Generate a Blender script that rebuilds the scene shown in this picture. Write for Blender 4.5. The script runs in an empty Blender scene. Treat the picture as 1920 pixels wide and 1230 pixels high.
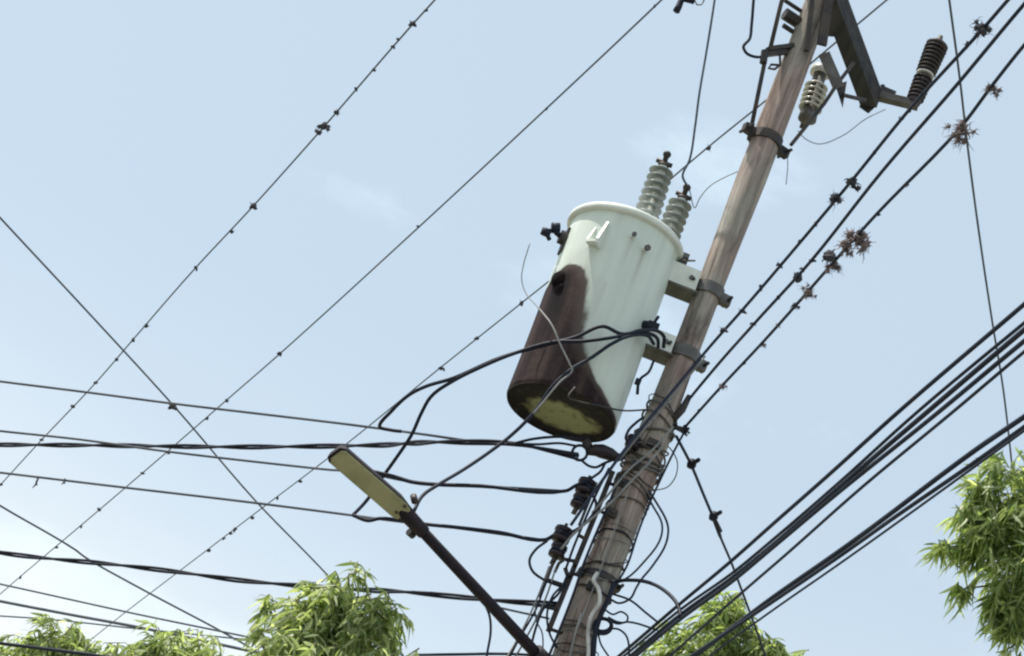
import bpy, math, random
from mathutils import Vector, Matrix, Quaternion, noise

# ------------------------------------------------------------------ camera, sky, sun, exposure
scene = bpy.context.scene
COL = scene.collection
PITCH, ROLL = math.radians(26.0), 0.39425882316981675
FPX = 4939.0
CAM = Vector((0, 0, 1.6))
Fv = Vector((0, math.cos(PITCH), math.sin(PITCH)))
U0 = Vector((0, -math.sin(PITCH), math.cos(PITCH)))
R0 = Vector((1, 0, 0))
Rv = R0 * math.cos(ROLL) + U0 * math.sin(ROLL)
Uv = U0 * math.cos(ROLL) - R0 * math.sin(ROLL)
cam_data = bpy.data.cameras.new('camera')
cam = bpy.data.objects.new('camera', cam_data)
COL.objects.link(cam)
cam.matrix_world = Matrix(((Rv.x, Uv.x, -Fv.x, CAM.x), (Rv.y, Uv.y, -Fv.y, CAM.y), (Rv.z, Uv.z, -Fv.z, CAM.z), (0, 0, 0, 1)))
cam_data.sensor_width = 36.0
cam_data.lens = 36.0 * FPX / 1920.0
cam_data.clip_start = 0.1
cam_data.clip_end = 5000
scene.camera = cam

SUN_EL, SUN_AZ = math.radians(63), math.radians(-81)      # azimuth clockwise from +Y: from the left, a little beyond
world = bpy.data.worlds.new('World')
scene.world = world
world.use_nodes = True
wt = world.node_tree
wt.nodes.clear()
wn, wl = wt.nodes.new, wt.links.new
out = wn('ShaderNodeOutputWorld'); bg = wn('ShaderNodeBackground')
sky = wn('ShaderNodeTexSky'); sky.sky_type = 'NISHITA'; sky.sun_disc = False
sky.sun_elevation = SUN_EL; sky.sun_rotation = SUN_AZ
sky.air_density = 1.0; sky.dust_density = 3.0; sky.ozone_density = 1.0; sky.altitude = 10
# thin humid veil over the whole sky, thicker and puffier towards the horizon
tc = wn('ShaderNodeTexCoord'); sep = wn('ShaderNodeSeparateXYZ'); wl(tc.outputs['Generated'], sep.inputs[0])
mp = wn('ShaderNodeMapping'); mp.inputs['Scale'].default_value = (1, 1, 2.2); mp.inputs['Location'].default_value = (1.9, 0.4, 0.3)
wl(tc.outputs['Generated'], mp.inputs['Vector'])
n1 = wn('ShaderNodeTexNoise'); n1.inputs['Scale'].default_value = 9.0; n1.inputs['Detail'].default_value = 7; n1.inputs['Roughness'].default_value = 0.55
wl(mp.outputs[0], n1.inputs['Vector'])
low = wn('ShaderNodeMapRange'); low.inputs['From Min'].default_value = 0.24; low.inputs['From Max'].default_value = 0.36
low.inputs['To Min'].default_value = 0.36; low.inputs['To Max'].default_value = 0.0
wl(sep.outputs['Z'], low.inputs['Value'])
ad = wn('ShaderNodeMath'); ad.operation = 'ADD'; wl(n1.outputs['Fac'], ad.inputs[0]); wl(low.outputs[0], ad.inputs[1])
puff = wn('ShaderNodeMapRange'); puff.interpolation_type = 'SMOOTHSTEP'
puff.inputs['From Min'].default_value = 0.63; puff.inputs['From Max'].default_value = 0.90
puff.inputs['To Min'].default_value = 0.58; puff.inputs['To Max'].default_value = 0.97
wl(ad.outputs[0], puff.inputs['Value'])
mx = wn('ShaderNodeMix'); mx.data_type = 'RGBA'
wl(puff.outputs[0], mx.inputs['Factor']); wl(sky.outputs[0], mx.inputs[6])
mx.inputs[7].default_value = (7.0, 8.5, 9.55, 1)
hz = wn('ShaderNodeMapRange'); hz.interpolation_type = 'SMOOTHSTEP'
hz.inputs['From Min'].default_value = 0.43; hz.inputs['From Max'].default_value = 0.20; hz.inputs['To Min'].default_value = 0.0; hz.inputs['To Max'].default_value = 0.62
wl(sep.outputs['Z'], hz.inputs['Value'])
n2 = wn('ShaderNodeTexNoise'); n2.inputs['Scale'].default_value = 5.0; n2.inputs['Detail'].default_value = 5
wl(mp.outputs[0], n2.inputs['Vector'])
hm = wn('ShaderNodeMapRange'); hm.inputs['From Min'].default_value = 0.3; hm.inputs['From Max'].default_value = 0.7; hm.inputs['To Min'].default_value = 0.6; hm.inputs['To Max'].default_value = 1.35
wl(n2.outputs['Fac'], hm.inputs['Value'])
hf = wn('ShaderNodeMath'); hf.operation = 'MULTIPLY'; hf.use_clamp = True; wl(hz.outputs[0], hf.inputs[0]); wl(hm.outputs[0], hf.inputs[1])
mh = wn('ShaderNodeMix'); mh.data_type = 'RGBA'; wl(hf.outputs[0], mh.inputs['Factor']); wl(mx.outputs[2], mh.inputs[6]); mh.inputs[7].default_value = (9.2, 9.5, 9.4, 1)
wl(mh.outputs[2], bg.inputs['Color'])
bg.inputs['Strength'].default_value = 0.10
wl(bg.outputs[0], out.inputs['Surface'])

sd = bpy.data.lights.new('sun', 'SUN'); sd.energy = 5.0; sd.angle = math.radians(0.5); sd.color = (1.0, 0.94, 0.83)
sun = bpy.data.objects.new('sun', sd); COL.objects.link(sun)
sdir = Vector((math.sin(SUN_AZ) * math.cos(SUN_EL), math.cos(SUN_AZ) * math.cos(SUN_EL), math.sin(SUN_EL)))
sun.rotation_euler = sdir.to_track_quat('Z', 'Y').to_euler()
sun.location = (0, 0, 30)
vs = scene.view_settings
vs.view_transform = 'Standard'; vs.look = 'None'; vs.gamma = 1; vs.exposure = 0.26; vs.use_curve_mapping = False
scene.cycles.max_bounces = 6
scene.cycles.filter_width = 2.2

# ------------------------------------------------------------------ placing helpers
def ray(px, py):
    return Fv + Rv * ((px - 960) / FPX) - Uv * ((py - 615) / FPX)
def P(px, py, Y):            # a point on the upright plane Y metres ahead
    r = ray(px, py); return CAM + r * (Y / r.y)
def H(px, py, z):            # a point at height z
    r = ray(px, py); return CAM + r * ((z - CAM.z) / r.z)
PX, PY = 0.7437, 10.3        # the pole's axis

# ------------------------------------------------------------------ object helpers
rnd = random.Random(7)
def tag(o, label=None, cat=None, group=None, kind=None):
    if label: o['label'] = label
    if cat: o['category'] = cat
    if group: o['group'] = group
    if kind: o['kind'] = kind
    return o
def empty(name, loc, label, cat, group=None):
    o = bpy.data.objects.new(name, None); o.empty_display_size = 0.1
    COL.objects.link(o); o.location = loc
    return tag(o, label, cat, group)
def mesh(name, v, f, smooth=True):
    m = bpy.data.meshes.new(name); m.from_pydata([tuple(a) for a in v], [], f); m.update()
    if smooth: m.polygons.foreach_set('use_smooth', [True] * len(m.polygons))
    return m
def obj(name, me, mat, parent=None, loc=None, rot=None):
    o = bpy.data.objects.new(name, me); COL.objects.link(o)
    if mat is not None and not me.materials: me.materials.append(mat)
    if parent is not None: o.parent = parent
    if loc is not None: o.location = loc
    if rot is not None: o.rotation_mode = 'QUATERNION'; o.rotation_quaternion = rot
    return o
class MB:
    def __init__(s): s.v = []; s.f = []
    def add(s, v, f):
        b = len(s.v); s.v += [Vector(a) for a in v]; s.f += [tuple(i + b for i in q) for q in f]; return s
    def box(s, c, sx, sy, sz, q=None):
        vs_ = [Vector((x * sx / 2, y * sy / 2, z * sz / 2)) for x in (-1, 1) for y in (-1, 1) for z in (-1, 1)]
        if q is not None: vs_ = [q @ a for a in vs_]
        return s.add([a + Vector(c) for a in vs_], [(0, 1, 3, 2), (4, 6, 7, 5), (0, 4, 5, 1), (2, 3, 7, 6), (0, 2, 6, 4), (1, 5, 7, 3)])
    def bar(s, a, b, w, t, up=(0, 0, 1)):      # rectangular bar between two points
        a, b = Vector(a), Vector(b); d = (b - a); L = d.length; d.normalize()
        x = d.cross(Vector(up));
        if x.length < 1e-4: x = d.cross(Vector((0, 1, 0)))
        x.normalize(); y = x.cross(d)
        m = Matrix((x, d, y)).transposed()
        return s.box((a + b) / 2, w, L, t, m.to_quaternion())
    def tube(s, pts, r, n=8, caps=True):
        v, f = tube_geo(pts, r, n, caps); return s.add(v, f)
    def lathe(s, prof, n=24, M=None):
        v, f = lathe_geo(prof, n)
        if M is not None: v = [M @ a for a in v]
        return s.add(v, f)
    def build(s, name, mat, parent=None, smooth=False, loc=None):
        return obj(name, mesh(name, s.v, s.f, smooth), mat, parent, loc)
def lathe_geo(prof, n=24):
    v, f = [], []
    for r, z in prof:
        for i in range(n):
            a = 2 * math.pi * i / n; v.append(Vector((r * math.cos(a), r * math.sin(a), z)))
    for k in range(len(prof) - 1):
        for i in range(n):
            j = (i + 1) % n; f.append((k * n + i, k * n + j, (k + 1) * n + j, (k + 1) * n + i))
    if prof[0][0] > 1e-6: f.append(tuple(range(n - 1, -1, -1)))
    if prof[-1][0] > 1e-6: f.append(tuple((len(prof) - 1) * n + i for i in range(n)))
    return v, f
def tube_geo(pts, r, n=8, caps=True):
    pts = [Vector(p) for p in pts]; v, f = [], []
    t0 = (pts[1] - pts[0]).normalized()
    nrm = t0.orthogonal().normalized()
    for k, p in enumerate(pts):
        a = pts[max(k - 1, 0)]; b = pts[min(k + 1, len(pts) - 1)]
        t = (b - a)
        t = t.normalized() if t.length > 1e-9 else t0
        nrm = (nrm - t * nrm.dot(t))
        nrm = nrm.normalized() if nrm.length > 1e-6 else t.orthogonal().normalized()
        bn = t.cross(nrm); rr = r[k] if isinstance(r, (list, tuple)) else r
        for i in range(n):
            q = 2 * math.pi * i / n
            v.append(p + (nrm * math.cos(q) + bn * math.sin(q)) * rr)
    for k in range(len(pts) - 1):
        for i in range(n):
            j = (i + 1) % n; f.append((k * n + i, k * n + j, (k + 1) * n + j, (k + 1) * n + i))
    if caps:
        f.append(tuple(range(n - 1, -1, -1))); f.append(tuple((len(pts) - 1) * n + i for i in range(n)))
    return v, f
def spline(pts, step=6):
    pts = [Vector(p) for p in pts]
    if len(pts) == 2: return [pts[0].lerp(pts[1], i / 16) for i in range(17)]
    o = []
    for i in range(len(pts) - 1):
        p1, p2 = pts[i], pts[i + 1]
        p0 = pts[i - 1] if i else p1 * 2 - p2
        p3 = pts[i + 2] if i + 2 < len(pts) else p2 * 2 - p1
        d = max((p2 - p1).length, 1e-6)                       # centripetal-ish tangents
        d0 = max((p1 - p0).length, 1e-6); d2 = max((p3 - p2).length, 1e-6)
        m1 = ((p2 - p1) / d + (p1 - p0) / d0) / 2 * d
        m2 = ((p3 - p2) / d2 + (p2 - p1) / d) / 2 * d
        for k in range(step):
            t = k / step
            o.append(p1 * (2 * t**3 - 3 * t**2 + 1) + m1 * (t**3 - 2 * t**2 + t) + p2 * (-2 * t**3 + 3 * t**2) + m2 * (t**3 - t**2))
    o.append(pts[-1]); return o

# ------------------------------------------------------------------ materials
def mat(name, col, rough=0.6, metal=0.0, col2=None, scale=8.0, stretch=(1, 1, 1), bump=0.0, detail=5, lo=0.35, hi=0.65, spec=0.5, bscale=None):
    m = bpy.data.materials.new(name); m.use_nodes = True
    nt = m.node_tree; b = nt.nodes['Principled BSDF']; b.inputs['Roughness'].default_value = rough; b.inputs['Metallic'].default_value = metal
    b.inputs['Specular IOR Level'].default_value = spec
    b.inputs['Base Color'].default_value = (*col, 1)
    if col2 is not None:
        t = nt.nodes.new('ShaderNodeTexCoord'); mp_ = nt.nodes.new('ShaderNodeMapping'); mp_.inputs['Scale'].default_value = stretch
        nt.links.new(t.outputs['Object'], mp_.inputs['Vector'])
        nz = nt.nodes.new('ShaderNodeTexNoise'); nz.inputs['Scale'].default_value = scale; nz.inputs['Detail'].default_value = detail
        nt.links.new(mp_.outputs[0], nz.inputs['Vector'])
        mr = nt.nodes.new('ShaderNodeMapRange'); mr.inputs['From Min'].default_value = lo; mr.inputs['From Max'].default_value = hi
        nt.links.new(nz.outputs['Fac'], mr.inputs['Value'])
        mi = nt.nodes.new('ShaderNodeMix'); mi.data_type = 'RGBA'
        nt.links.new(mr.outputs[0], mi.inputs['Factor'])
        mi.inputs[6].default_value = (*col, 1); mi.inputs[7].default_value = (*col2, 1)
        nt.links.new(mi.outputs[2], b.inputs['Base Color'])
        if bump:
            bp = nt.nodes.new('ShaderNodeBump'); bp.inputs['Strength'].default_value = bump; bp.inputs['Distance'].default_value = 0.01
            nt.links.new(nz.outputs['Fac'], bp.inputs['Height']); nt.links.new(bp.outputs[0], b.inputs['Normal'])
    return m
M = {}
M['black'] = mat('black_insulation', (0.010, 0.013, 0.025), 0.6, 0, (0.019, 0.023, 0.040), 6, spec=0.2)
M['cable'] = mat('weathered_cable', (0.014, 0.021, 0.042), 0.6, 0, (0.027, 0.036, 0.062), 5, spec=0.2)
M['alu'] = mat('weathered_aluminium_strand', (0.07, 0.085, 0.11), 0.7, 0.0, (0.11, 0.125, 0.15), 5, spec=0.25)
M['greywire'] = mat('grey_wire', (0.16, 0.165, 0.17), 0.6, 0.1, (0.27, 0.27, 0.26), 12)
M['iron'] = mat('dark_iron', (0.030, 0.030, 0.036), 0.6, 0.4, (0.075, 0.06, 0.052), 16, bump=0.2)
M['galv'] = mat('galvanised_steel', (0.15, 0.15, 0.145), 0.6, 0.3, (0.085, 0.075, 0.07), 14, bump=0.15)
M['rust'] = mat('brown_arm_paint', (0.012, 0.009, 0.016), 0.6, 0.0, (0.030, 0.020, 0.026), 10, bump=0.1, spec=0.25)
M['porcelain'] = mat('grey_porcelain', (0.34, 0.37, 0.37), 0.35, 0, (0.26, 0.29, 0.295), 10)
M['porcelain_lit'] = mat('lit_porcelain', (0.70, 0.73, 0.72), 0.25, 0, (0.58, 0.61, 0.60), 10)  # bushing cores: light between the sheds is painted in as a paler tone
M['porcelain_white'] = mat('white_porcelain', (0.70, 0.70, 0.65), 0.25, 0, (0.52, 0.52, 0.46), 12)
M['porcelain_brown'] = mat('brown_porcelain', (0.055, 0.050, 0.058), 0.55, 0, (0.095, 0.085, 0.092), 12, spec=0.2)
M['spool'] = mat('dark_spool_glaze', (0.014, 0.011, 0.019), 0.4, 0, (0.034, 0.023, 0.030), 18, spec=0.3)
M['paint'] = mat('pale_bracket_paint', (0.74, 0.77, 0.72), 0.5, 0, (0.60, 0.63, 0.58), 9)
M['moss'] = mat('air_plant_grey', (0.13, 0.10, 0.105), 0.95, 0, (0.26, 0.21, 0.205), 40)
M['moss_dark'] = mat('air_plant_dark', (0.03, 0.034, 0.05), 0.9, 0, (0.085, 0.08, 0.095), 40)
M['pvc'] = mat('pale_conduit', (0.60, 0.60, 0.58), 0.5, 0, (0.36, 0.34, 0.32), 16)
M['lens'] = mat('yellowed_lens', (0.36, 0.345, 0.19), 0.4, 0, (0.20, 0.19, 0.105), 9, detail=8, lo=0.45, hi=0.75)
M['crossarm'] = mat('dark_creosoted_timber', (0.014, 0.017, 0.024), 0.85, 0, (0.045, 0.043, 0.043), 26, (1, 0.08, 1), bump=0.5)
M['bark'] = mat('tree_bark', (0.16, 0.13, 0.10), 0.9, 0, (0.08, 0.065, 0.05), 14, (1, 1, 0.25), bump=0.6)
M['soot'] = mat('soot', (0.006, 0.005, 0.007), 0.95, 0, (0.02, 0.015, 0.015), 30, spec=0.05)
M['twig'] = mat('green_twig', (0.12, 0.14, 0.05), 0.8, 0, (0.17, 0.15, 0.08), 20)
M['ground'] = mat('dry_ground', (0.22, 0.19, 0.14), 0.95, 0, (0.10, 0.12, 0.06), 0.6, bump=0.3)
M['asphalt'] = mat('asphalt', (0.05, 0.05, 0.052), 0.9, 0, (0.075, 0.073, 0.07), 6, bump=0.2)
M['concrete'] = mat('concrete', (0.36, 0.35, 0.33), 0.9, 0, (0.27, 0.26, 0.245), 3, bump=0.2)

def wood_mat():
    m = bpy.data.materials.new('weathered_pole_timber'); m.use_nodes = True
    nt = m.node_tree; b = nt.nodes['Principled BSDF']; b.inputs['Roughness'].default_value = 0.9; b.inputs['Specular IOR Level'].default_value = 0.2
    N, L = nt.nodes.new, nt.links.new
    t = N('ShaderNodeTexCoord')
    def nz(scale, st, det=6):
        mp_ = N('ShaderNodeMapping'); mp_.inputs['Scale'].default_value = st; L(t.outputs['Object'], mp_.inputs['Vector'])
        n = N('ShaderNodeTexNoise'); n.inputs['Scale'].default_value = scale; n.inputs['Detail'].default_value = det; n.inputs['Roughness'].default_value = 0.65
        L(mp_.outputs[0], n.inputs['Vector']); return n
    g = nz(30, (1, 1, 0.06), 8); p = nz(3.0, (1, 1, 0.7), 5); k = nz(24, (1, 1, 0.03), 4); w = nz(7, (1, 1, 0.35), 6)
    g.inputs['Distortion'].default_value = 0.5; w.inputs['Distortion'].default_value = 0.8
    r1 = N('ShaderNodeValToRGB'); e = r1.color_ramp.elements
    e[0].position = 0.28; e[0].color = (0.17, 0.150, 0.140, 1); e[1].position = 0.70; e[1].color = (0.50, 0.465, 0.44, 1)
    x = e.new(0.5); x.color = (0.33, 0.298, 0.28, 1)
    L(g.outputs['Fac'], r1.inputs['Fac'])
    mr = N('ShaderNodeMapRange'); mr.inputs['From Min'].default_value = 0.40; mr.inputs['From Max'].default_value = 0.60
    L(p.outputs['Fac'], mr.inputs['Value'])
    tint = N('ShaderNodeMix'); tint.data_type = 'RGBA'; tint.inputs[6].default_value = (0.95, 0.80, 0.77, 1); tint.inputs[7].default_value = (0.94, 0.96, 0.92, 1)
    L(mr.outputs[0], tint.inputs['Factor'])
    pt = N('ShaderNodeValToRGB'); e = pt.color_ramp.elements
    e[0].position = 0.33; e[0].color = (0.42, 0.38, 0.37, 1); e[1].position = 0.66; e[1].color = (1.25, 1.25, 1.22, 1); x = e.new(0.47); x.color = (0.95, 0.95, 0.95, 1)
    L(w.outputs['Fac'], pt.inputs['Fac'])
    mi0 = N('ShaderNodeMix'); mi0.data_type = 'RGBA'; mi0.blend_type = 'MULTIPLY'; mi0.inputs['Factor'].default_value = 1.0
    L(r1.outputs[0], mi0.inputs[6]); L(pt.outputs[0], mi0.inputs[7])
    mi = N('ShaderNodeMix'); mi.data_type = 'RGBA'; mi.blend_type = 'MULTIPLY'; mi.inputs['Factor'].default_value = 1.0
    L(mi0.outputs[2], mi.inputs[6]); L(tint.outputs[2], mi.inputs[7])
    cr = N('ShaderNodeMapRange'); cr.inputs['From Min'].default_value = 0.31; cr.inputs['From Max'].default_value = 0.38; cr.inputs['To Min'].default_value = 0.12
    L(k.outputs['Fac'], cr.inputs['Value'])
    mc = N('ShaderNodeMix'); mc.data_type = 'RGBA'; mc.inputs[6].default_value = (0.035, 0.03, 0.028, 1)
    L(cr.outputs[0], mc.inputs['Factor']); L(mi.outputs[2], mc.inputs[7]); L(mc.outputs[2], b.inputs['Base Color'])
    ad_ = N('ShaderNodeMath'); ad_.operation = 'MULTIPLY'; L(g.outputs['Fac'], ad_.inputs[0]); L(cr.outputs[0], ad_.inputs[1])
    bp = N('ShaderNodeBump'); bp.inputs['Strength'].default_value = 1.0; bp.inputs['Distance'].default_value = 0.02
    L(ad_.outputs[0], bp.inputs['Height']); L(bp.outputs[0], b.inputs['Normal'])
    return m
M['pole'] = wood_mat()

def tank_mat():        # pale paint with an oil-and-rust stain whose shape is stored on the mesh
    m = bpy.data.materials.new('stained_tank_paint'); m.use_nodes = True
    nt = m.node_tree; b = nt.nodes['Principled BSDF']
    N, L = nt.nodes.new, nt.links.new
    t = N('ShaderNodeTexCoord')
    at = N('ShaderNodeAttribute'); at.attribute_name = 'stain'
    bu = N('ShaderNodeAttribute'); bu.attribute_name = 'burn'
    nb = N('ShaderNodeTexNoise'); nb.inputs['Scale'].default_value = 11; nb.inputs['Detail'].default_value = 6; L(t.outputs['Object'], nb.inputs['Vector'])
    mp_ = N('ShaderNodeMapping'); mp_.inputs['Scale'].default_value = (1, 1, 0.10); L(t.outputs['Object'], mp_.inputs['Vector'])
    ns = N('ShaderNodeTexNoise'); ns.inputs['Scale'].default_value = 16; ns.inputs['Detail'].default_value = 6; L(mp_.outputs[0], ns.inputs['Vector'])
    def M_(op, a, bb):
        n = N('ShaderNodeMath'); n.operation = op
        for i, q in enumerate((a, bb)):
            if isinstance(q, (int, float)): n.inputs[i].default_value = q
            else: L(q, n.inputs[i])
        return n.outputs[0]
    d = M_('ADD', at.outputs['Fac'], M_('ADD', M_('MULTIPLY', M_('SUBTRACT', nb.outputs['Fac'], 0.5), 0.045), M_('MULTIPLY', M_('SUBTRACT', ns.outputs['Fac'], 0.5), 0.05)))
    mk = N('ShaderNodeMapRange'); mk.interpolation_type = 'SMOOTHSTEP'; mk.inputs['From Min'].default_value = -0.016; mk.inputs['From Max'].default_value = 0.014; L(d, mk.inputs['Value'])
    halo = N('ShaderNodeMapRange'); halo.interpolation_type = 'SMOOTHSTEP'; halo.inputs['From Min'].default_value = -0.10; halo.inputs['From Max'].default_value = 0.0; halo.inputs['To Max'].default_value = 0.25; L(d, halo.inputs['Value'])
    # paint: faintly chalky streaks
    pr = N('ShaderNodeMapRange'); pr.inputs['From Min'].default_value = 0.35; pr.inputs['From Max'].default_value = 0.7; L(ns.outputs['Fac'], pr.inputs['Value'])
    paint = N('ShaderNodeMix'); paint.data_type = 'RGBA'; paint.inputs[6].default_value = (0.65, 0.72, 0.655, 1); paint.inputs[7].default_value = (0.58, 0.64, 0.59, 1); L(pr.outputs[0], paint.inputs['Factor'])
    ph = N('ShaderNodeMix'); ph.data_type = 'RGBA'; L(halo.outputs[0], ph.inputs['Factor']); L(paint.outputs[2], ph.inputs[6]); ph.inputs[7].default_value = (0.30, 0.29, 0.25, 1)
    rn = N('ShaderNodeAttribute'); rn.attribute_name = 'run'
    rm = N('ShaderNodeMix'); rm.data_type = 'RGBA'; L(M_('MULTIPLY', rn.outputs['Fac'], M_('MULTIPLY', ns.outputs['Fac'], 1.1)), rm.inputs['Factor']); L(ph.outputs[2], rm.inputs[6]); rm.inputs[7].default_value = (0.20, 0.15, 0.10, 1)
    sr = N('ShaderNodeValToRGB'); e = sr.color_ramp.elements
    e[0].position = 0.33; e[0].color = (0.012, 0.008, 0.011, 1); e[1].position = 0.74; e[1].color = (0.085, 0.060, 0.053, 1)
    x = e.new(0.52); x.color = (0.034, 0.023, 0.025, 1)
    nf = N('ShaderNodeTexNoise'); nf.inputs['Scale'].default_value = 42; nf.inputs['Detail'].default_value = 6; L(t.outputs['Object'], nf.inputs['Vector'])
    L(M_('ADD', M_('MULTIPLY', ns.outputs['Fac'], 0.7), M_('ADD', M_('MULTIPLY', nf.outputs['Fac'], 0.25), M_('MULTIPLY', nb.outputs['Fac'], 0.1))), sr.inputs['Fac'])
    edge = N('ShaderNodeMapRange'); edge.inputs['From Min'].default_value = 0.0; edge.inputs['From Max'].default_value = 0.07; edge.inputs['To Min'].default_value = 0.75; edge.inputs['To Max'].default_value = 0.0; L(d, edge.inputs['Value'])
    se = N('ShaderNodeMix'); se.data_type = 'RGBA'; L(edge.outputs[0], se.inputs['Factor']); L(sr.outputs[0], se.inputs[6]); se.inputs[7].default_value = (0.13, 0.108, 0.098, 1)
    sb = N('ShaderNodeMix'); sb.data_type = 'RGBA'; L(bu.outputs['Fac'], sb.inputs['Factor']); L(se.outputs[2], sb.inputs[6]); sb.inputs[7].default_value = (0.008, 0.007, 0.009, 1)
    fin = N('ShaderNodeMix'); fin.data_type = 'RGBA'; L(mk.outputs[0], fin.inputs['Factor']); L(rm.outputs[2], fin.inputs[6]); L(sb.outputs[2], fin.inputs[7])
    L(fin.outputs[2], b.inputs['Base Color'])
    rr = N('ShaderNodeMapRange'); rr.inputs['To Min'].default_value = 0.42; rr.inputs['To Max'].default_value = 0.7; L(mk.outputs[0], rr.inputs['Value']); L(rr.outputs[0], b.inputs['Roughness'])
    sp = N('ShaderNodeMapRange'); sp.inputs['To Min'].default_value = 0.4; sp.inputs['To Max'].default_value = 0.08; L(mk.outputs[0], sp.inputs['Value']); L(sp.outputs[0], b.inputs['Specular IOR Level'])
    return m
M['tank'] = tank_mat()

def bottom_mat():
    m = bpy.data.materials.new('tank_bottom'); m.use_nodes = True
    nt = m.node_tree; b = nt.nodes['Principled BSDF']; b.inputs['Roughness'].default_value = 0.85; b.inputs['Specular IOR Level'].default_value = 0.1
    N, L = nt.nodes.new, nt.links.new
    t = N('ShaderNodeTexCoord')
    ln = N('ShaderNodeVectorMath'); ln.operation = 'LENGTH'
    fl = N('ShaderNodeVectorMath'); fl.operation = 'MULTIPLY'; fl.inputs[1].default_value = (0.92, 1.25, 0)
    of = N('ShaderNodeVectorMath'); of.operation = 'SUBTRACT'; of.inputs[1].default_value = (0.012, 0.035, 0); L(t.outputs['Object'], of.inputs[0]); L(of.outputs[0], fl.inputs[0])
    L(fl.outputs[0], ln.inputs[0])
    nz = N('ShaderNodeTexNoise'); nz.inputs['Scale'].default_value = 13; nz.inputs['Detail'].default_value = 7; L(t.outputs['Object'], nz.inputs['Vector'])
    a = N('ShaderNodeMath'); a.operation = 'MULTIPLY_ADD'; L(nz.outputs['Fac'], a.inputs[0]); a.inputs[1].default_value = 0.15; L(ln.outputs['Value'], a.inputs[2])
    r = N('ShaderNodeValToRGB'); e = r.color_ramp.elements
    e[0].position = 0.200; e[0].color = (0.34, 0.35, 0.19, 1); e[1].position = 0.245; e[1].color = (0.028, 0.024, 0.024, 1)
    x = e.new(0.225); x.color = (0.16, 0.15, 0.08, 1)
    L(a.outputs[0], r.inputs['Fac'])
    n2 = N('ShaderNodeTexNoise'); n2.inputs['Scale'].default_value = 24; n2.inputs['Detail'].default_value = 4; L(t.outputs['Object'], n2.inputs['Vector'])
    mr = N('ShaderNodeMapRange'); mr.inputs['From Min'].default_value = 0.55; mr.inputs['From Max'].default_value = 0.68; mr.inputs['To Max'].default_value = 0.5; L(n2.outputs['Fac'], mr.inputs['Value'])
    mi = N('ShaderNodeMix'); mi.data_type = 'RGBA'; L(mr.outputs[0], mi.inputs['Factor']); L(r.outputs[0], mi.inputs[6]); mi.inputs[7].default_value = (0.07, 0.08, 0.04, 1)
    L(mi.outputs[2], b.inputs['Base Color'])
    return m
M['bottom'] = bottom_mat()

def leaf_mat(name, c1, c2, c3):
    m = bpy.data.materials.new(name); m.use_nodes = True
    nt = m.node_tree; nt.nodes.clear(); N, L = nt.nodes.new, nt.links.new
    o = N('ShaderNodeOutputMaterial'); g = N('ShaderNodeNewGeometry')
    r = N('ShaderNodeValToRGB'); e = r.color_ramp.elements
    e[0].color = (*c1, 1); e[1].color = (*c3, 1); x = e.new(0.5); x.color = (*c2, 1)
    L(g.outputs['Random Per Island'], r.inputs['Fac'])
    d = N('ShaderNodeBsdfPrincipled'); d.inputs['Roughness'].default_value = 0.45; L(r.outputs[0], d.inputs['Base Color'])
    tr = N('ShaderNodeBsdfTranslucent')
    tm = N('ShaderNodeMix'); tm.data_type = 'RGBA'; tm.blend_type = 'MULTIPLY'; tm.inputs['Factor'].default_value = 1; L(r.outputs[0], tm.inputs[6]); tm.inputs[7].default_value = (1.75, 1.8, 0.95, 1)
    L(tm.outputs[2], tr.inputs['Color'])
    mi = N('ShaderNodeMixShader'); mi.inputs[0].default_value = 0.55; L(d.outputs[0], mi.inputs[1]); L(tr.outputs[0], mi.inputs[2])
    L(mi.outputs[0], o.inputs['Surface'])
    return m
M['leaf'] = leaf_mat('willow_leaf', (0.11, 0.155, 0.055), (0.27, 0.33, 0.16), (0.52, 0.56, 0.40))
M['leaf_deep'] = leaf_mat('willow_leaf_deep', (0.09, 0.14, 0.05), (0.24, 0.305, 0.13), (0.46, 0.51, 0.31))

# ------------------------------------------------------------------ ground, road, pavement
def sheet(name, x0, x1, y0, y1, z, m, n=1):
    v = []; f = []
    for i in range(n + 1):
        for j in range(n + 1):
            v.append((x0 + (x1 - x0) * i / n, y0 + (y1 - y0) * j / n, z))
    for i in range(n):
        for j in range(n):
            a = i * (n + 1) + j; f.append((a, a + n + 1, a + n + 2, a + 1))
    return tag(obj(name, mesh(name, v, f, False), m), kind='structure')
sheet('ground', -1500, 1500, -1500, 1500, 0.0, M['ground'], 4)
sheet('road', -200, 200, 1.0, 8.0, 0.004, M['asphalt'])
pv = MB().box((0, 9.4, 0.07), 400, 2.6, 0.14)
tag(pv.build('pavement', M['concrete']), kind='structure')

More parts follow.
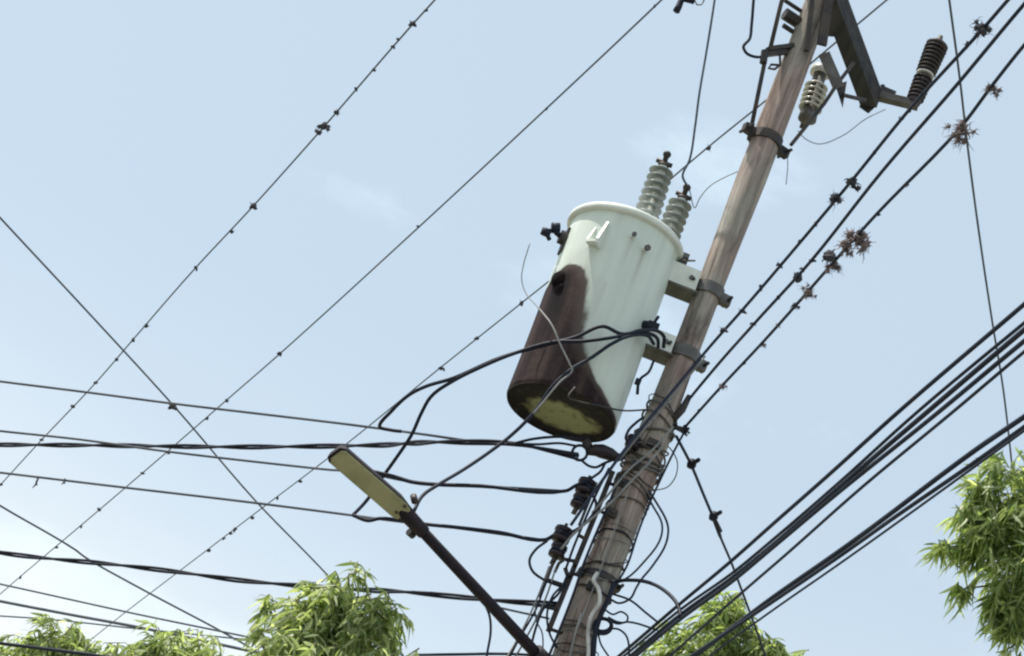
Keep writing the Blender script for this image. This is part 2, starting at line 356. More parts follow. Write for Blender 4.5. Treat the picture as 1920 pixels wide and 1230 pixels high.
# ------------------------------------------------------------------ the pole
def pole_r(z):
    K = [(0, 0.115), (4.4, 0.082), (5.2, 0.068), (5.66, 0.071), (5.92, 0.076), (6.10, 0.080), (6.28, 0.081), (6.42, 0.074), (6.60, 0.064), (6.87, 0.059), (7.2, 0.058), (7.42, 0.060), (7.8, 0.067), (8.3, 0.066), (9.6, 0.060)]
    for (a, ra), (b, rb) in zip(K, K[1:]):
        if z <= b: return ra + (rb - ra) * (z - a) / (b - a)
    return K[-1][1]
pole = empty('utility_pole', (PX, PY, 0), 'weathered grey timber utility pole carrying the transformer, wires and street light', 'utility pole')
v, f = [], []
NS, NR = 40, 160
for k in range(NR + 1):
    z = 9.6 * k / NR
    for i in range(NS):
        a = 2 * math.pi * i / NS
        n_ = noise.noise(Vector((math.cos(a) * 3.2, math.sin(a) * 3.2, z * 0.55))) * 0.006 + noise.noise(Vector((math.cos(a) * 9, math.sin(a) * 9, z * 0.4 + 7))) * 0.0035
        if 5.2 < z < 6.6: n_ += noise.noise(Vector((math.cos(a) * 2.4, math.sin(a) * 2.4, z * 4))) * 0.011 + noise.noise(Vector((math.cos(a) * 6, math.sin(a) * 6, z * 9))) * 0.005
        r = pole_r(z) + n_
        v.append((r * math.cos(a), r * math.sin(a), z))
for k in range(NR):
    for i in range(NS):
        j = (i + 1) % NS; f.append((k * NS + i, k * NS + j, (k + 1) * NS + j, (k + 1) * NS + i))
f.append(tuple(NR * NS + i for i in range(NS)))
obj('shaft', mesh('shaft', v, f), M['pole'], pole)

def zpole(px, py): return P(px, py, PY).z        # height on the pole seen at a pixel
def ring_pts(z, r, n=28, tilt=0.0, ph=0.0):
    return [Vector((r * math.cos(a + ph), r * math.sin(a + ph), z + tilt * math.cos(a))) for a in [2 * math.pi * i / n for i in range(n + 1)]]
def band(z, h, ear, m, ear_ang=0.0, extra=0.006):
    r = pole_r(z) + extra
    b = MB().lathe([(r - 0.004, z - h / 2), (r + 0.004, z - h / 2), (r + 0.004, z + h / 2), (r - 0.004, z + h / 2)], 32)
    o = b.build('pole_band', m, pole)
    for s in (-1, 1):
        e = MB(); q = Quaternion((0, 0, 1), ear_ang)
        e.box(q @ Vector((s * (r + ear / 2), 0, z)), ear, 0.035, h * 0.9, q)
        e.build('band_ear', m, o)
        e = MB().tube([q @ Vector((s * (r + ear * 0.7), -0.055, z)), q @ Vector((s * (r + ear * 0.7), 0.055, z))], 0.008, 8)
        e.build('bolt', M['iron'], o)
    return o
zb1 = zpole(1441, 266); zb2 = zpole(1328, 548); zb3 = zpole(1283, 668); zb4 = zpole(1118, 1085)
band(zb1, 0.045, 0.055, M['iron'], 0.35)
band(zb2, 0.055, 0.045, M['galv'], 0.15)
band(zb3, 0.055, 0.045, M['galv'], 0.25)
band(zb4, 0.03, 0.02, M['iron'], 0.1)
# tie wire lashed round the shaft where the low-voltage lines end
for z, tl, r in [(zpole(1215, 865), 0.03, 0.005), (zpole(1205, 880), -0.02, 0.006), (zpole(1190, 918), 0.035, 0.005), (zpole(1230, 815), 0.025, 0.006), (zpole(1245, 780), -0.03, 0.005), (zpole(1183, 930), -0.03, 0.004), (zpole(1115, 1115), 0.01, 0.005), (zpole(1090, 1180), 0.02, 0.004), (zpole(1222, 850), -0.03, 0.004), (zpole(1236, 800), 0.035, 0.005), (zpole(1198, 900), 0.04, 0.006), (zpole(1175, 955), 0.02, 0.004), (zpole(1208, 870), -0.045, 0.004)]:
    mb = MB().tube(ring_pts(z, pole_r(z) + 0.008, 28, tl, rnd.random() * 6), r, 6, False)
    mb.build('tie_wire', M['galv'] if rnd.random() < 0.6 else M['iron'], pole, True)
RT = random.Random(31)
for k in range(16):
    z = RT.uniform(5.25, 6.55); ph = RT.uniform(0, 6.28); tl = RT.uniform(-.06, .06); pts = []
    for i in range(33):
        a = 2 * math.pi * i / 32; wob = 0.006 + 0.012 * max(0, noise.noise(Vector((math.cos(a) * 2, math.sin(a) * 2, k * 3.1))))
        if k % 4 == 0 and 8 < i < 18: wob += 0.035 * math.sin((i - 8) / 10 * math.pi)
        r = pole_r(z) + wob; pts.append(Vector((r * math.cos(a + ph), r * math.sin(a + ph), z + tl * math.cos(a) + 0.02 * noise.noise(Vector((a, k, 0))))))
    MB().tube(pts, RT.choice((0.0025, 0.0032, 0.0045)), 6, False).build('tie_wire', M[RT.choice(('greywire', 'iron', 'galv', 'black'))], pole, True)
for x, y, sx in ((1168, 905, .05), (1148, 962, .04), (1226, 832, .06), (1110, 1100, .045), (1192, 872, .04)):
    c_ = P(x, y, PY - pole_r(zpole(x, y)) - .008) - Vector((PX, PY, 0))
    MB().box(c_, sx, 0.022, 0.035).tube([c_ + Vector((0, -.02, 0)), c_ + Vector((0, .0, 0))], 0.009, 6).build('clip', M['iron'], pole)
# stub bolts that show on the upper left of the shaft
for z, l, r in [(zpole(1512, 30), 0.10, 0.010), (zpole(1500, 48), 0.075, 0.030), (zpole(1495, 68), 0.06, 0.012)]:
    d = Vector((-0.93, -0.3, 0)).normalized()
    MB().tube([d * 0.05 + Vector((0, 0, z)), d * (pole_r(z) + l) + Vector((0, 0, z))], r, 10).build('bolt', M['iron'], pole)
for (x, y), (x2, y2), w_ in (((1527, -40), (1512, 95), 0.022), ((1556, -20), (1541, 84), 0.045)):
    MB().bar(P(x, y, PY - .082) - Vector((PX, PY, 0)), P(x2, y2, PY - .082) - Vector((PX, PY, 0)), w_, 0.02, (0, 1, 0)).build('strap', M['iron'], pole)
# a long drying crack strip of paler sapwood is part of the timber itself (material)

# ------------------------------------------------------------------ transformer
TB = P(1051, 774, PY); TH = 0.914; TR = 0.249
tr = empty('transformer', TB, 'pale grey-green pole transformer tank with a big dark stain and two ribbed bushings', 'transformer')
tr.rotation_euler = (0, math.radians(-1.33), 0)
def stain_fn(th, z):      # signed distance-like (metres), positive inside; th degrees from the front, negative = left
    R_ = [(-0.02, 95), (0.0, 80), (0.02, 62), (0.045, 41), (0.09, 22), (0.15, 5), (0.25, -6), (0.355, -13), (0.47, -18), (0.53, -22), (0.575, -30), (0.60, -41), (0.612, -52), (0.63, -52)]
    L_ = [(-0.02, -400), (0.49, -120), (0.53, -82), (0.565, -71), (0.595, -62), (0.612, -52), (0.63, -52)]
    def ev(K):
        if z <= K[0][0]: return K[0][1]
        for (a, ra), (b, rb) in zip(K, K[1:]):
            if z <= b: return ra + (rb - ra) * (z - a) / (b - a)
        return K[-1][1]
    s = min(ev(R_) - th, th - ev(L_)) * math.pi / 180 * TR
    return min(s, (0.62 - z) * 1.0)
v, f, st, bn, run = [], [], [], [], []
RUNS = [(4, TH - 0.125, 3.0, 0.16, .7), (20, TH - 0.155, 3.5, 0.22, .8), (-28, TH - 0.23, 7, 0.30, .55), (-14, TH - 0.02, 5, 0.10, .4), (38, TH - 0.02, 6, 0.16, .45), (62, TH - 0.02, 5, 0.13, .5), (52, 0.44, 8, 0.22, .5), (75, 0.36, 6, 0.2, .6), (30, TH - 0.02, 2.5, 0.3, .3), (-5, 0.55, 3, 0.25, .25)]
NA, NZ = 144, 90
prof = [(TR - 0.006, 0.0)] + [(TR, 0.012 + (TH - 0.032) * k / NZ) for k in range(NZ + 1)]
for r, z in prof:
    for i in range(NA):
        a = 2 * math.pi * i / NA
        dent = noise.noise(Vector((math.cos(a) * 1.3, math.sin(a) * 1.3, z * 2))) * 0.0022
        x, y = math.sin(a), -math.cos(a)
        v.append((x * (r + dent), y * (r + dent), z))
        th = math.degrees(math.atan2(x, -y))
        st.append(stain_fn(th, z) if th < 140 else -0.2)
        run.append(max([0] + [k_ * max(0, 1 - abs(th - t_) / w_) * max(0, 1 - (z_ - z) / l_) for t_, z_, w_, l_, k_ in RUNS if z <= z_]))
        cx = -56 + (0.58 - z) * 40
        bn.append(max(0, 1 - ((th - cx) / 15) ** 2) * max(0, min(1, (0.59 - z) / 0.05)) * max(0, min(1, (z - 0.10) / 0.35)))
for k in range(len(prof) - 1):
    for i in range(NA):
        j = (i + 1) % NA; f.append((k * NA + i, k * NA + j, (k + 1) * NA + j, (k + 1) * NA + i))
me = mesh('tank', v, f)
for nm, data in (('stain', st), ('burn', bn), ('run', run)):
    at_ = me.attributes.new(nm, 'FLOAT', 'POINT'); at_.data.foreach_set('value', data)
tank = obj('tank', me, M['tank'], tr)
MB().lathe([(0.0, 0.030), (TR * 0.6, 0.029), (TR - 0.030, 0.036), (TR - 0.012, 0.040), (TR - 0.010, 0.0), (TR - 0.006, -0.004), (TR - 0.003, 0.002)], 96).build('tank_bottom', M['bottom'], tr, True)
MB().lathe([(0.010, -0.010), (0.012, 0.001), (0.012, 0.006)], 12).build('drain_plug', M['iron'], tr, True, (0.0, 0.02, 0.026))
lid = MB().lathe([(TR - 0.01, TH - 0.024), (TR + 0.017, TH - 0.020), (TR + 0.021, TH - 0.012), (TR + 0.021, TH + 0.004), (TR + 0.014, TH + 0.012), (TR - 0.03, TH + 0.020), (TR * 0.5, TH + 0.034), (0.0, TH + 0.040)], 96).build('lid', M['paint'], tr, True)
cl = MB(); cl.box((TR + 0.030, -0.02, TH - 0.010), 0.03, 0.05, 0.055); cl.tube([(TR + 0.02, -0.05, TH - 0.03), (TR + 0.075, -0.05, TH - 0.005)], 0.005, 6)
cl.tube([(TR + 0.035, -0.06, TH - 0.005), (TR + 0.035, 0.04, TH - 0.005)], 0.009, 8); cl.build('clamp', M['galv'], lid)
# bushings
def shed_mesh(name, r, t, rc):
    v, f = lathe_geo([(rc, -t * 0.10), (r * 0.8, -t * 0.30), (r, -t * 0.42), (r * 1.0, -t * 0.25), (r * 0.72, t * 0.2), (rc, t * 0.5)], 28)
    return mesh(name, v, f)
me_shed = shed_mesh('shed', 0.060, 0.017, 0.020); me_shed.materials.append(M['porcelain'])
def bushing(x, y, ang):
    b = MB().lathe([(0.050, 0.0), (0.052, 0.018), (0.034, 0.03), (0.025, 0.04), (0.022, 0.33), (0.018, 0.338), (0.0, 0.34)], 24).build('bushing', M['porcelain_lit'], tr, True)
    b.location = (x, y, TH + 0.022); b.rotation_euler = (0, math.radians(ang), 0)
    for k in range(7):
        s = obj('shed', me_shed, None, b, (0, 0, 0.070 + 0.0395 * k)); s.scale = (1 - 0.012 * k, 1 - 0.012 * k, 1)
    t = MB().lathe([(0.012, 0.33), (0.012, 0.388), (0.017, 0.390), (0.019, 0.402), (0.013, 0.411), (0, 0.412)], 14)
    t.tube([(-0.038, 0.0, 0.354), (0.038, 0.0, 0.350)], 0.011, 8); t.lathe([(0.026, 0.330), (0.026, 0.342), (0.014, 0.346)], 14)
    t.build('terminal', M['iron'], b, True)
bushing(0.052, -0.10, -1.5); bushing(0.178, 0.11, 1.5)
# lifting lug and the hanger rib below it
def on_tank(th, z, out_=0.0):
    a = math.radians(th); return Vector((math.sin(a) * (TR + out_), -math.cos(a) * (TR + out_), z))
def radial(th): return Vector((math.sin(math.radians(th)), -math.cos(math.radians(th)), 0))
def plate(name, th, prof2, thick, m, parent):      # plate standing out radially: prof2 in (out, z)
    n = radial(th); tn = Vector((n.y, -n.x, 0)) * -1
    mb = MB(); k = len(prof2)
    vv = [n * (TR + o_) + Vector((0, 0, z)) + tn * (s * thick / 2) for s in (-1, 1) for o_, z in prof2]
    ff = [tuple(range(k)), tuple(range(2 * k - 1, k - 1, -1))] + [(i, i + k, (i + 1) % k + k, (i + 1) % k) for i in range(k)]
    mb.add(vv, ff); return mb.build(name, m, parent)
lug = plate('lifting_lug', -24, [(-0.01, TH - 0.105), (0.010, TH - 0.085), (0.060, TH - 0.205), (0.056, TH - 0.225), (-0.01, TH - 0.225)], 0.012, M['paint'], tr)
for s, nm in ((-35, 'lug_cheek'),):
    plate(nm, s, [(-0.01, TH - 0.12), (0.006, TH - 0.12), (0.036, TH - 0.20), (0.036, TH - 0.215), (-0.01, TH - 0.215)], 0.008, M['paint'], lug)
a0, a1 = -35, -24
mb = MB(); q0, q1 = radial(a0), radial(a1)
mb.add([q0 * (TR + 0.036) + Vector((0, 0, TH - 0.203)), q1 * (TR + 0.050) + Vector((0, 0, TH - 0.203)), q1 * (TR - 0.01) + Vector((0, 0, TH - 0.203)), q0 * (TR - 0.01) + Vector((0, 0, TH - 0.203)),
        q0 * (TR + 0.036) + Vector((0, 0, TH - 0.213)), q1 * (TR + 0.050) + Vector((0, 0, TH - 0.213)), q1 * (TR - 0.01) + Vector((0, 0, TH - 0.213)), q0 * (TR - 0.01) + Vector((0, 0, TH - 0.213))],
       [(0, 1, 2, 3), (7, 6, 5, 4), (0, 4, 5, 1), (1, 5, 6, 2), (2, 6, 7, 3), (3, 7, 4, 0)])
mb.build('lug_shelf', M['paint'], lug)
for th, dz, r in ((4, -0.118, 0.011), (20, -0.148, 0.015)):
    n = radial(th); c = on_tank(th, TH + dz)
    MB().tube([c - n * 0.01, c + n * 0.022], r * 0.75, 12).build('plug', M['paint'], tr, True)
    MB().tube([c + n * 0.022, c + n * 0.034], r, 6).build('plug_nut', M['galv'], tr)
# high side terminal on the left with its dark clamp
c = on_tank(-82, TH - 0.135); n = radial(-82)
hb = MB(); hb.tube([c - n * 0.01, c + n * 0.03], 0.032, 14); hb.bar(c + Vector((0, 0, 0.05)), c - Vector((0, 0, 0.075)), 0.05, 0.018, n); hb.build('side_gland', M['iron'], tr)
cc = MB(); e1 = c + n * 0.055 + Vector((0, 0, 0.012)); cc.tube([c + n * 0.02, e1], 0.013, 8)
cc.lathe([(0.0, -0.02), (0.024, -0.018), (0.024, 0.018), (0, 0.02)], 12, Matrix.Translation(e1 + Vector((-0.005, 0, 0.018))) @ Matrix.Rotation(1.2, 4, 'Y'))
cc.lathe([(0.0, -0.018), (0.022, -0.016), (0.022, 0.016), (0, 0.018)], 12, Matrix.Translation(e1 + Vector((-0.038, 0, -0.02))) @ Matrix.Rotation(0.3, 4, 'X'))
cc.tube([e1 + Vector((-0.038, 0, -0.02)), e1 + Vector((-0.012, -0.005, -0.05))], 0.010, 8)
cc.tube([e1 + Vector((-0.005, 0, 0.018)), e1 + Vector((-0.038, 0, -0.018))], 0.009, 8)
cc.build('terminal_clamp', M['black'], tr, True)
# burnt low side outlet on the stain
c = on_tank(-60, 0.535); n = radial(-60)
MB().tube([c - n * 0.01, c + n * 0.010, c + n * 0.022], [0.042, 0.038, 0.022], 16).build('burnt_outlet', M['soot'], tr, True)
c = on_tank(-53, 0.485); n = radial(-53)
MB().tube([c - n * 0.01, c + n * 0.008], [0.030, 0.018], 14).build('burnt_outlet', M['soot'], tr, True)
# low voltage terminal at the lower right front
c = on_tank(54, 0.465); n = radial(54)
lv = MB(); lv.tube([c - n * 0.01, c + n * 0.035], 0.022, 12); lv.box(c + n * 0.045, 0.05, 0.03, 0.03); lv.tube([c + n * 0.04, c + n * 0.04 + Vector((0.012, 0, 0.055))], 0.007, 8)
lv.build('low_voltage_terminal', M['black'], tr)
# drooping drain fitting under the belly, small bracket loops
# hanging brackets to the pole
def tank_bracket(z, hgt, ptz):
    dx = PX - TB.x + math.sin(math.radians(1.33)) * z
    x0 = TR - 0.02; x1 = dx - pole_r(ptz) - 0.004
    b = MB(); b.box(((x0 + x1) / 2, -0.055, z), x1 - x0, 0.008, hgt)
    o = b.build('hanging_bracket', M['paint'], tr)
    MB().box(((x0 + x1) / 2, 0.055, z), x1 - x0, 0.008, hgt).build('bracket_cheek', M['paint'], o)
    MB().box(((x0 + x1) / 2 - 0.01, 0, z - hgt / 2 - 0.006), x1 - x0 + 0.04, 0.125, 0.008).build('bracket_foot', M['galv'], o)
    MB().box((x1 - 0.006, 0, z), 0.010, 0.10, hgt * 0.98).build('bracket_plate', M['paint'], o)
    MB().tube([(x1 - 0.035, -0.07, z), (x1 - 0.035, -0.052, z)], 0.010, 6).build('bolt', M['galv'], o)
tank_bracket(zb2 - TB.z - 0.005, 0.10, zb2); tank_bracket(zb3 - TB.z - 0.005, 0.085, zb3)

# ------------------------------------------------------------------ wires
def wire(name, label, cat, pts, r, m, group=None, n=7, step=6):
    o = MB(); o.tube(spline(pts, step), r, n)
    o = o.build(name, m, None, True)
    return tag(o, label, cat, group)
def twisted(name, label, cat, pts, r, m, strands=2, pitch=0.9, off=None, ph=0.0):
    c = spline(pts, 14); t = empty(name, c[0], label, cat)
    off = off or r * 1.05; L = [0]
    for a, b in zip(c, c[1:]): L.append(L[-1] + (b - a).length)
    for s in range(strands):
        q = []
        for k, p in enumerate(c):
            d = (c[min(k + 1, len(c) - 1)] - c[max(k - 1, 0)]).normalized()
            x = d.cross(Vector((0, 0, 1))).normalized(); y = x.cross(d)
            a = 2 * math.pi * (L[k] / pitch + s / strands) + ph
            q.append(p + x * math.cos(a) * off + y * math.sin(a) * off - c[0])
        MB().tube(q, r, 7).build('strand', m, t, True)
    return t
Hs = lambda z, *pts: [H(x, y, z) for x, y in pts]
def Ps(*pts): return [P(x, y, PY + d) for x, y, d in pts]

# three thin high lines that run away to the lower left
HL = 9.6
line_a = [(900, -98), (815, 0), (775, 44), (600, 246), (475, 386), (365, 504), (250, 636), (180, 717), (75, 828), (0, 910), (-120, 1042)]
line_b = [(1330, -88), (1240, 0), (1025, 203), (785, 426), (525, 663), (425, 750), (310, 850), (185, 957), (30, 1088), (0, 1114), (-120, 1215)]
line_c = [(1760, -82), (1660, 2), (1440, 185), (1325, 278), (1130, 446), (978, 568), (825, 690), (650, 832), (475, 965), (390, 1030), (230, 1152), (120, 1240)]
wire('power_line', 'thin beaded overhead line crossing the open sky at upper left', 'power line', Hs(HL, *line_a), 0.0056, M['alu'], 'thin high power lines')
wire('power_line', 'thin overhead line running diagonally to the left of the transformer bushings', 'power line', Hs(HL, *line_b), 0.0056, M['alu'], 'thin high power lines')
wire('power_line', 'thin overhead line passing behind the pole and the transformer tank', 'power line', Hs(HL, *line_c), 0.0052, M['alu'], 'thin high power lines')
# three dark lines from the pole towards the upper right
RZ = [6.95, 6.62, 6.50]
r1 = [(2000, -120), (1890, 0), (1842, 55), (1708, 202), (1600, 335), (1465, 496), (1393, 580), (1330, 650)]
r2 = [(2020, -105), (1920, 8), (1800, 152), (1655, 320), (1520, 490), (1415, 606), (1312, 724), (1288, 752)]
r3 = [(2000, -5), (1920, 85), (1862, 158), (1800, 240), (1645, 400), (1560, 495), (1490, 575), (1430, 642), (1355, 722), (1287, 798)]
w1 = Hs(RZ[0], *r1[:-2]) + [P(1393, 580, 9.85), P(1330, 651, 10.16), P(1262, 732, 10.16), P(1195, 812, 10.16), P(1150, 872, 10.12), P(1105, 935, 10.12), P(1070, 985, 10.16)]
wire('service_line', 'dark line nearest the pole of three running to upper right, crossing the pole face', 'power line', w1, 0.0068, M['cable'], 'dark lines towards the upper right')
w2 = Hs(RZ[1], *r2[:-2]) + [P(1312, 724, 10.2), P(1286, 756, 10.24), P(1262, 786, 10.25)]
wire('service_line', 'middle dark line of the three running from pole to upper right', 'power line', w2, 0.0066, M['cable'], 'dark lines towards the upper right')
w3 = Hs(RZ[2], *r3[:-1]) + [P(1285, 800, 10.3)]
wire('service_line', 'outermost dark line of the three to upper right, hung with big air plants', 'power line', w3, 0.0062, M['cable'], 'dark lines towards the upper right')
# thin wire at far right
wire('thin_wire', 'thin grey wire dropping almost straight down at far right behind the cables', 'wire',
     Hs(9.0, (1768, -90), (1780, 0), (1800, 150), (1812, 255), (1832, 410), (1860, 600), (1880, 722), (1893, 830), (1902, 920), (1915, 1040)), 0.0060, M['alu'])
# communication cables
CZ = 5.45
tele = [
 ('uppermost black cable of the bundle at lower right', [(2040, 468), (1920, 571), (1693, 765), (1551, 893), (1459, 974), (1364, 1058), (1280, 1128), (1190, 1205), (1090, 1290)], 0.0072, 5.47),
 ('thin cable on the upper edge of the thick lower right bundle', [(2040, 508), (1920, 606), (1723, 770), (1573, 905), (1456, 1006), (1371, 1076), (1280, 1140), (1180, 1222), (1080, 1305)], 0.0058, 5.46),
 ('thick black cable in the middle of the lower right bundle', [(2040, 520), (1920, 619), (1737, 774), (1573, 914), (1456, 1016), (1371, 1085), (1280, 1150), (1180, 1232), (1080, 1315)], 0.0085, 5.43),
 ('black cable on the lower edge of the thick lower right bundle', [(2040, 543), (1920, 640), (1756, 776), (1573, 923), (1456, 1021), (1371, 1092), (1280, 1158), (1190, 1232), (1080, 1322)], 0.0075, 5.40),
 ('single thin cable just below the thick lower right bundle', [(2040, 562), (1920, 660), (1792, 768), (1617, 913), (1478, 1036), (1397, 1106), (1290, 1200), (1180, 1298)], 0.0055, 5.36),
 ('thick black cable of the lower pair at the right edge', [(2040, 700), (1920, 782), (1829, 844), (1646, 981), (1580, 1029), (1441, 1126), (1310, 1226), (1200, 1310)], 0.0080, 5.0),
 ('lower black cable beside the thick one at the right edge', [(2040, 716), (1920, 801), (1829, 866), (1682, 967), (1573, 1044), (1390, 1168), (1291, 1234), (1180, 1312)], 0.0066, 4.98),
 ('faint lowest cable at right running in front of the tree tops', [(2040, 722), (1920, 808), (1803, 893), (1587, 1048), (1452, 1142), (1330, 1230), (1220, 1310)], 0.0040, 4.95)]
for lb, pts, r, z in tele:
    wire('communication_cable', lb, 'cable', Hs(z, *pts), r, M['cable'], 'communication cables at lower right')
# low voltage lines coming in from the left
LZ = 6.22
wire('low_voltage_line', 'upper left thin line reaching the pole just below the transformer', 'power line',
     Hs(LZ, (-120, 699), (0, 715), (160, 735), (320, 756), (480, 775), (640, 794), (710, 803)) + Ps((800, 815, .25), (900, 829, .15), (1000, 838, 0), (1085, 851, -.05)), 0.0062, M['alu'], 'low voltage lines from the left')
twisted('twisted_service_cable', 'thick twisted black cable running level to the ring under the transformer', 'cable',
     Hs(6.25, (-120, 834), (0, 834), (170, 835), (450, 838), (700, 835)) + Ps((860, 829, .1), (960, 832, 0), (1035, 846, -.05), (1085, 858, -.06)), 0.0068, M['black'], 2, 0.92)
wire('low_voltage_line', 'thin line from left that vanishes behind the street light head', 'power line',
     Hs(6.05, (-120, 794), (0, 808), (150, 824), (310, 846), (600, 879)) + Ps((700, 889, .3), (770, 903, .25), (900, 911, .1), (1062, 921, 0)), 0.0060, M['alu'], 'low voltage lines from the left')
wire('cable_sleeve', 'dark sleeve on the line right of the street light head', 'cable', Ps((698, 884, .24), (740, 894, .22), (770, 903, .2), (800, 907, .17), (900, 911, .07), (1062, 920, -.02), (1080, 910, -.05), (1100, 903, -.085)), [0.0092] * 25 + [0.0080] * 18, M['black'])
wire('low_voltage_line', 'thin line from left meeting the pole behind the lamp neck', 'power line',
     Hs(5.9, (-120, 872), (0, 886), (200, 910), (480, 943), (660, 966)) + Ps((760, 979, .3), (850, 989, .15), (1022, 1013, 0)), 0.0062, M['alu'], 'low voltage lines from the left')
wire('cable_sleeve', 'dark wrapped splice running from behind the lamp neck to lower insulators', 'cable', Ps((662, 966, .28), (690, 976, .26), (712, 972, .25)) + Ps((760, 977, .24), (800, 983, .2), (850, 988, .12), (935, 998, .05), (1022, 1012, -.02), (1040, 1003, -.05), (1056, 996, -.085)), 0.0085, M['black'])
twisted('twisted_service_cable', 'thick wavy twisted black cable crossing the left tree to the pole', 'cable',
     Hs(5.55, (-120, 1014), (0, 1036), (80, 1046), (200, 1057), (330, 1072), (450, 1088), (560, 1098), (660, 1105)) + Ps((760, 1110, .5), (880, 1121, .3), (960, 1128, .1), (1045, 1133, 0)), 0.0066, M['black'], 2, 0.95, None, 0.6)
wire('service_drop', 'straight grey wire slanting down from the left edge into the tree', 'wire', Hs(8.0, (-120, 277), (0, 408), (160, 580), (325, 760), (480, 940), (590, 1053), (700, 1170), (800, 1280)), 0.0062, M['alu'])
wire('service_drop', 'grey wire slanting from lower left towards the tree beneath the wavy cable', 'wire', Hs(7.0, (-120, 872), (0, 948), (140, 1030), (160, 1045), (250, 1096), (430, 1192), (560, 1268)), 0.0068, M['alu'])
for lb, pts, r in [
 ('upper thin cable of the low group at the bottom left', [(-120, 1070), (0, 1095), (250, 1150), (430, 1187), (600, 1222)], 0.0062),
 ('doubled grey cable touching the tops of the bottom left trees', [(-120, 1102), (0, 1127), (130, 1152), (260, 1176), (430, 1212), (600, 1250)], 0.0100),
 ('faint lower cable entering the bottom left tree', [(-120, 1147), (0, 1155), (90, 1161), (250, 1178), (430, 1196), (600, 1214)], 0.0055)]:
    wire('far_cable', lb, 'cable', Hs(6.5, *pts), r, M['alu'], 'far cables at the lower left')
wire('near_cable', 'dark cable across the front of the leftmost tree at the bottom edge', 'cable', Hs(4.6, (-120, 1188), (0, 1206), (90, 1217), (180, 1229), (300, 1246)), 0.0078, M['black'])

# leads of the transformer
wire('secondary_lead', 'uppermost black lead from the tank side curving down to the top left line', 'cable',
     Ps((1244, 652, -.12), (1245, 632, -.16), (1234, 621, -.2), (1200, 620, -.27), (1165, 626, -.31), (1130, 612, -.33), (1080, 632, -.31), (1030, 645, -.28), (940, 670, -.22), (850, 709, -.1), (800, 724, 0), (765, 742, .1), (735, 770, .2), (712, 801, .3), (730, 806, .3), (752, 809, .28)), 0.0082, M['black'], 'black leads from the transformer')
wire('secondary_lead', 'black lead from the tank side dropping behind the lamp to the lower line', 'cable',
     Ps((1234, 652, -.13), (1233, 636, -.17), (1222, 627, -.21), (1180, 627, -.29), (1140, 634, -.335), (1090, 640, -.325), (1040, 641, -.295), (960, 664, -.24), (900, 689, -.18), (850, 714, -.1), (808, 744, 0), (790, 775, .05), (772, 815, .1), (742, 860, .18), (715, 898, .26), (688, 938, .30), (662, 966, .30)), 0.0080, M['black'], 'black leads from the transformer')
wire('secondary_lead', 'black lead crossing the tank front diagonally down to the lamp neck', 'cable',
     Ps((1226, 645, -.15), (1215, 630, -.22), (1180, 630, -.30), (1145, 646, -.33), (1110, 670, -.335), (1072, 692, -.335), (1038, 722, -.33), (1000, 775, -.30), (960, 815, -.27), (920, 846, -.27), (870, 880, -.3), (820, 910, -.4), (790, 932, -.5), (776, 958, -.55)), 0.0078, M['black'], 'black leads from the transformer')
wire('wire_with_lit_streak', 'thin pale wire hooked over the stained tank front, free end curling up left, lower end a lit streak on the lead', 'wire',  # real wire above; the lower pale stretch stands for light on the black lead
     Ps((994, 455, -.15), (982, 495, -.15), (978, 522, -.16), (985, 548, -.18), (1010, 578, -.24), (1036, 612, -.31), (1050, 645, -.33), (1068, 682, -.345), (1073, 694, -.345), (1050, 716, -.345), (1020, 752, -.33), (1000, 776, -.312)), [0.0026] * 24 + [0.0040] * 43, M['greywire'])
wire('bottom_wire', 'thin dark wire looped across the lower tank to the pole', 'wire', Ps((1078, 726, -.27), (1066, 745, -.285), (1082, 752, -.275), (1120, 760, -.25), (1170, 770, -.15), (1215, 768, -.1)), 0.004, M['iron'])
wire('ground_lead', 'short dark lead hanging from the lower bracket beside the tank', 'wire', Ps((1226, 676, -.08), (1216, 698, -.08), (1203, 708, -.08), (1196, 716, -.08)), 0.006, M['black'])
gl = MB().box(P(1196, 716, PY - .08), 0.025, 0.02, 0.025); gl.tube([P(1197, 712, PY - .08), P(1195, 739, PY - .08)], 0.007, 8); tag(gl.build('lead_clamp', M['black']), 'small black clamp dangling at the end of the bracket lead', 'clamp')
# leads above
wire('primary_lead', 'grey lead dropping from the top edge to the rear of the bushings', 'wire', Ps((1349, -70, -.05), (1340, 0, -.05), (1325, 95, -.02), (1311, 178, 0), (1303, 240, .03), (1293, 300, .06), (1280, 330, .08), (1291, 352, .11)), 0.0055, M['alu'])
wire('primary_lead', 'faint thin lead arching from the right bushing up to the pole', 'wire', Ps((1293, 356, .115), (1303, 390, .1), (1312, 372, .08), (1330, 350, .06), (1352, 336, .03), (1392, 318, 0)), 0.0022, M['galv'])
wire('loose_wire', 'thin drooping wire slung from the pole band to the arrester arm', 'wire', Ps((1496, 245, .05), (1511, 261, .03), (1535, 270, .02), (1575, 257, .02), (1625, 222, .08), (1660, 205, .1)), 0.0022, M['galv'])
wire('loose_wire', 'short thin wire end hanging below the upper pole band', 'wire', Ps((1476, 286, 0), (1477, 310, 0), (1474, 346, 0)), 0.002, M['galv'])
wire('jumper_wire', 'black jumper with a curl left of the pole top', 'wire', Ps((1418, -60, -.08), (1413, 0, -.08), (1409, 50, -.08), (1406, 72, -.08), (1394, 88, -.08), (1400, 100, -.08), (1418, 107, -.08), (1438, 104, -.08)), 0.0072, M['black'])
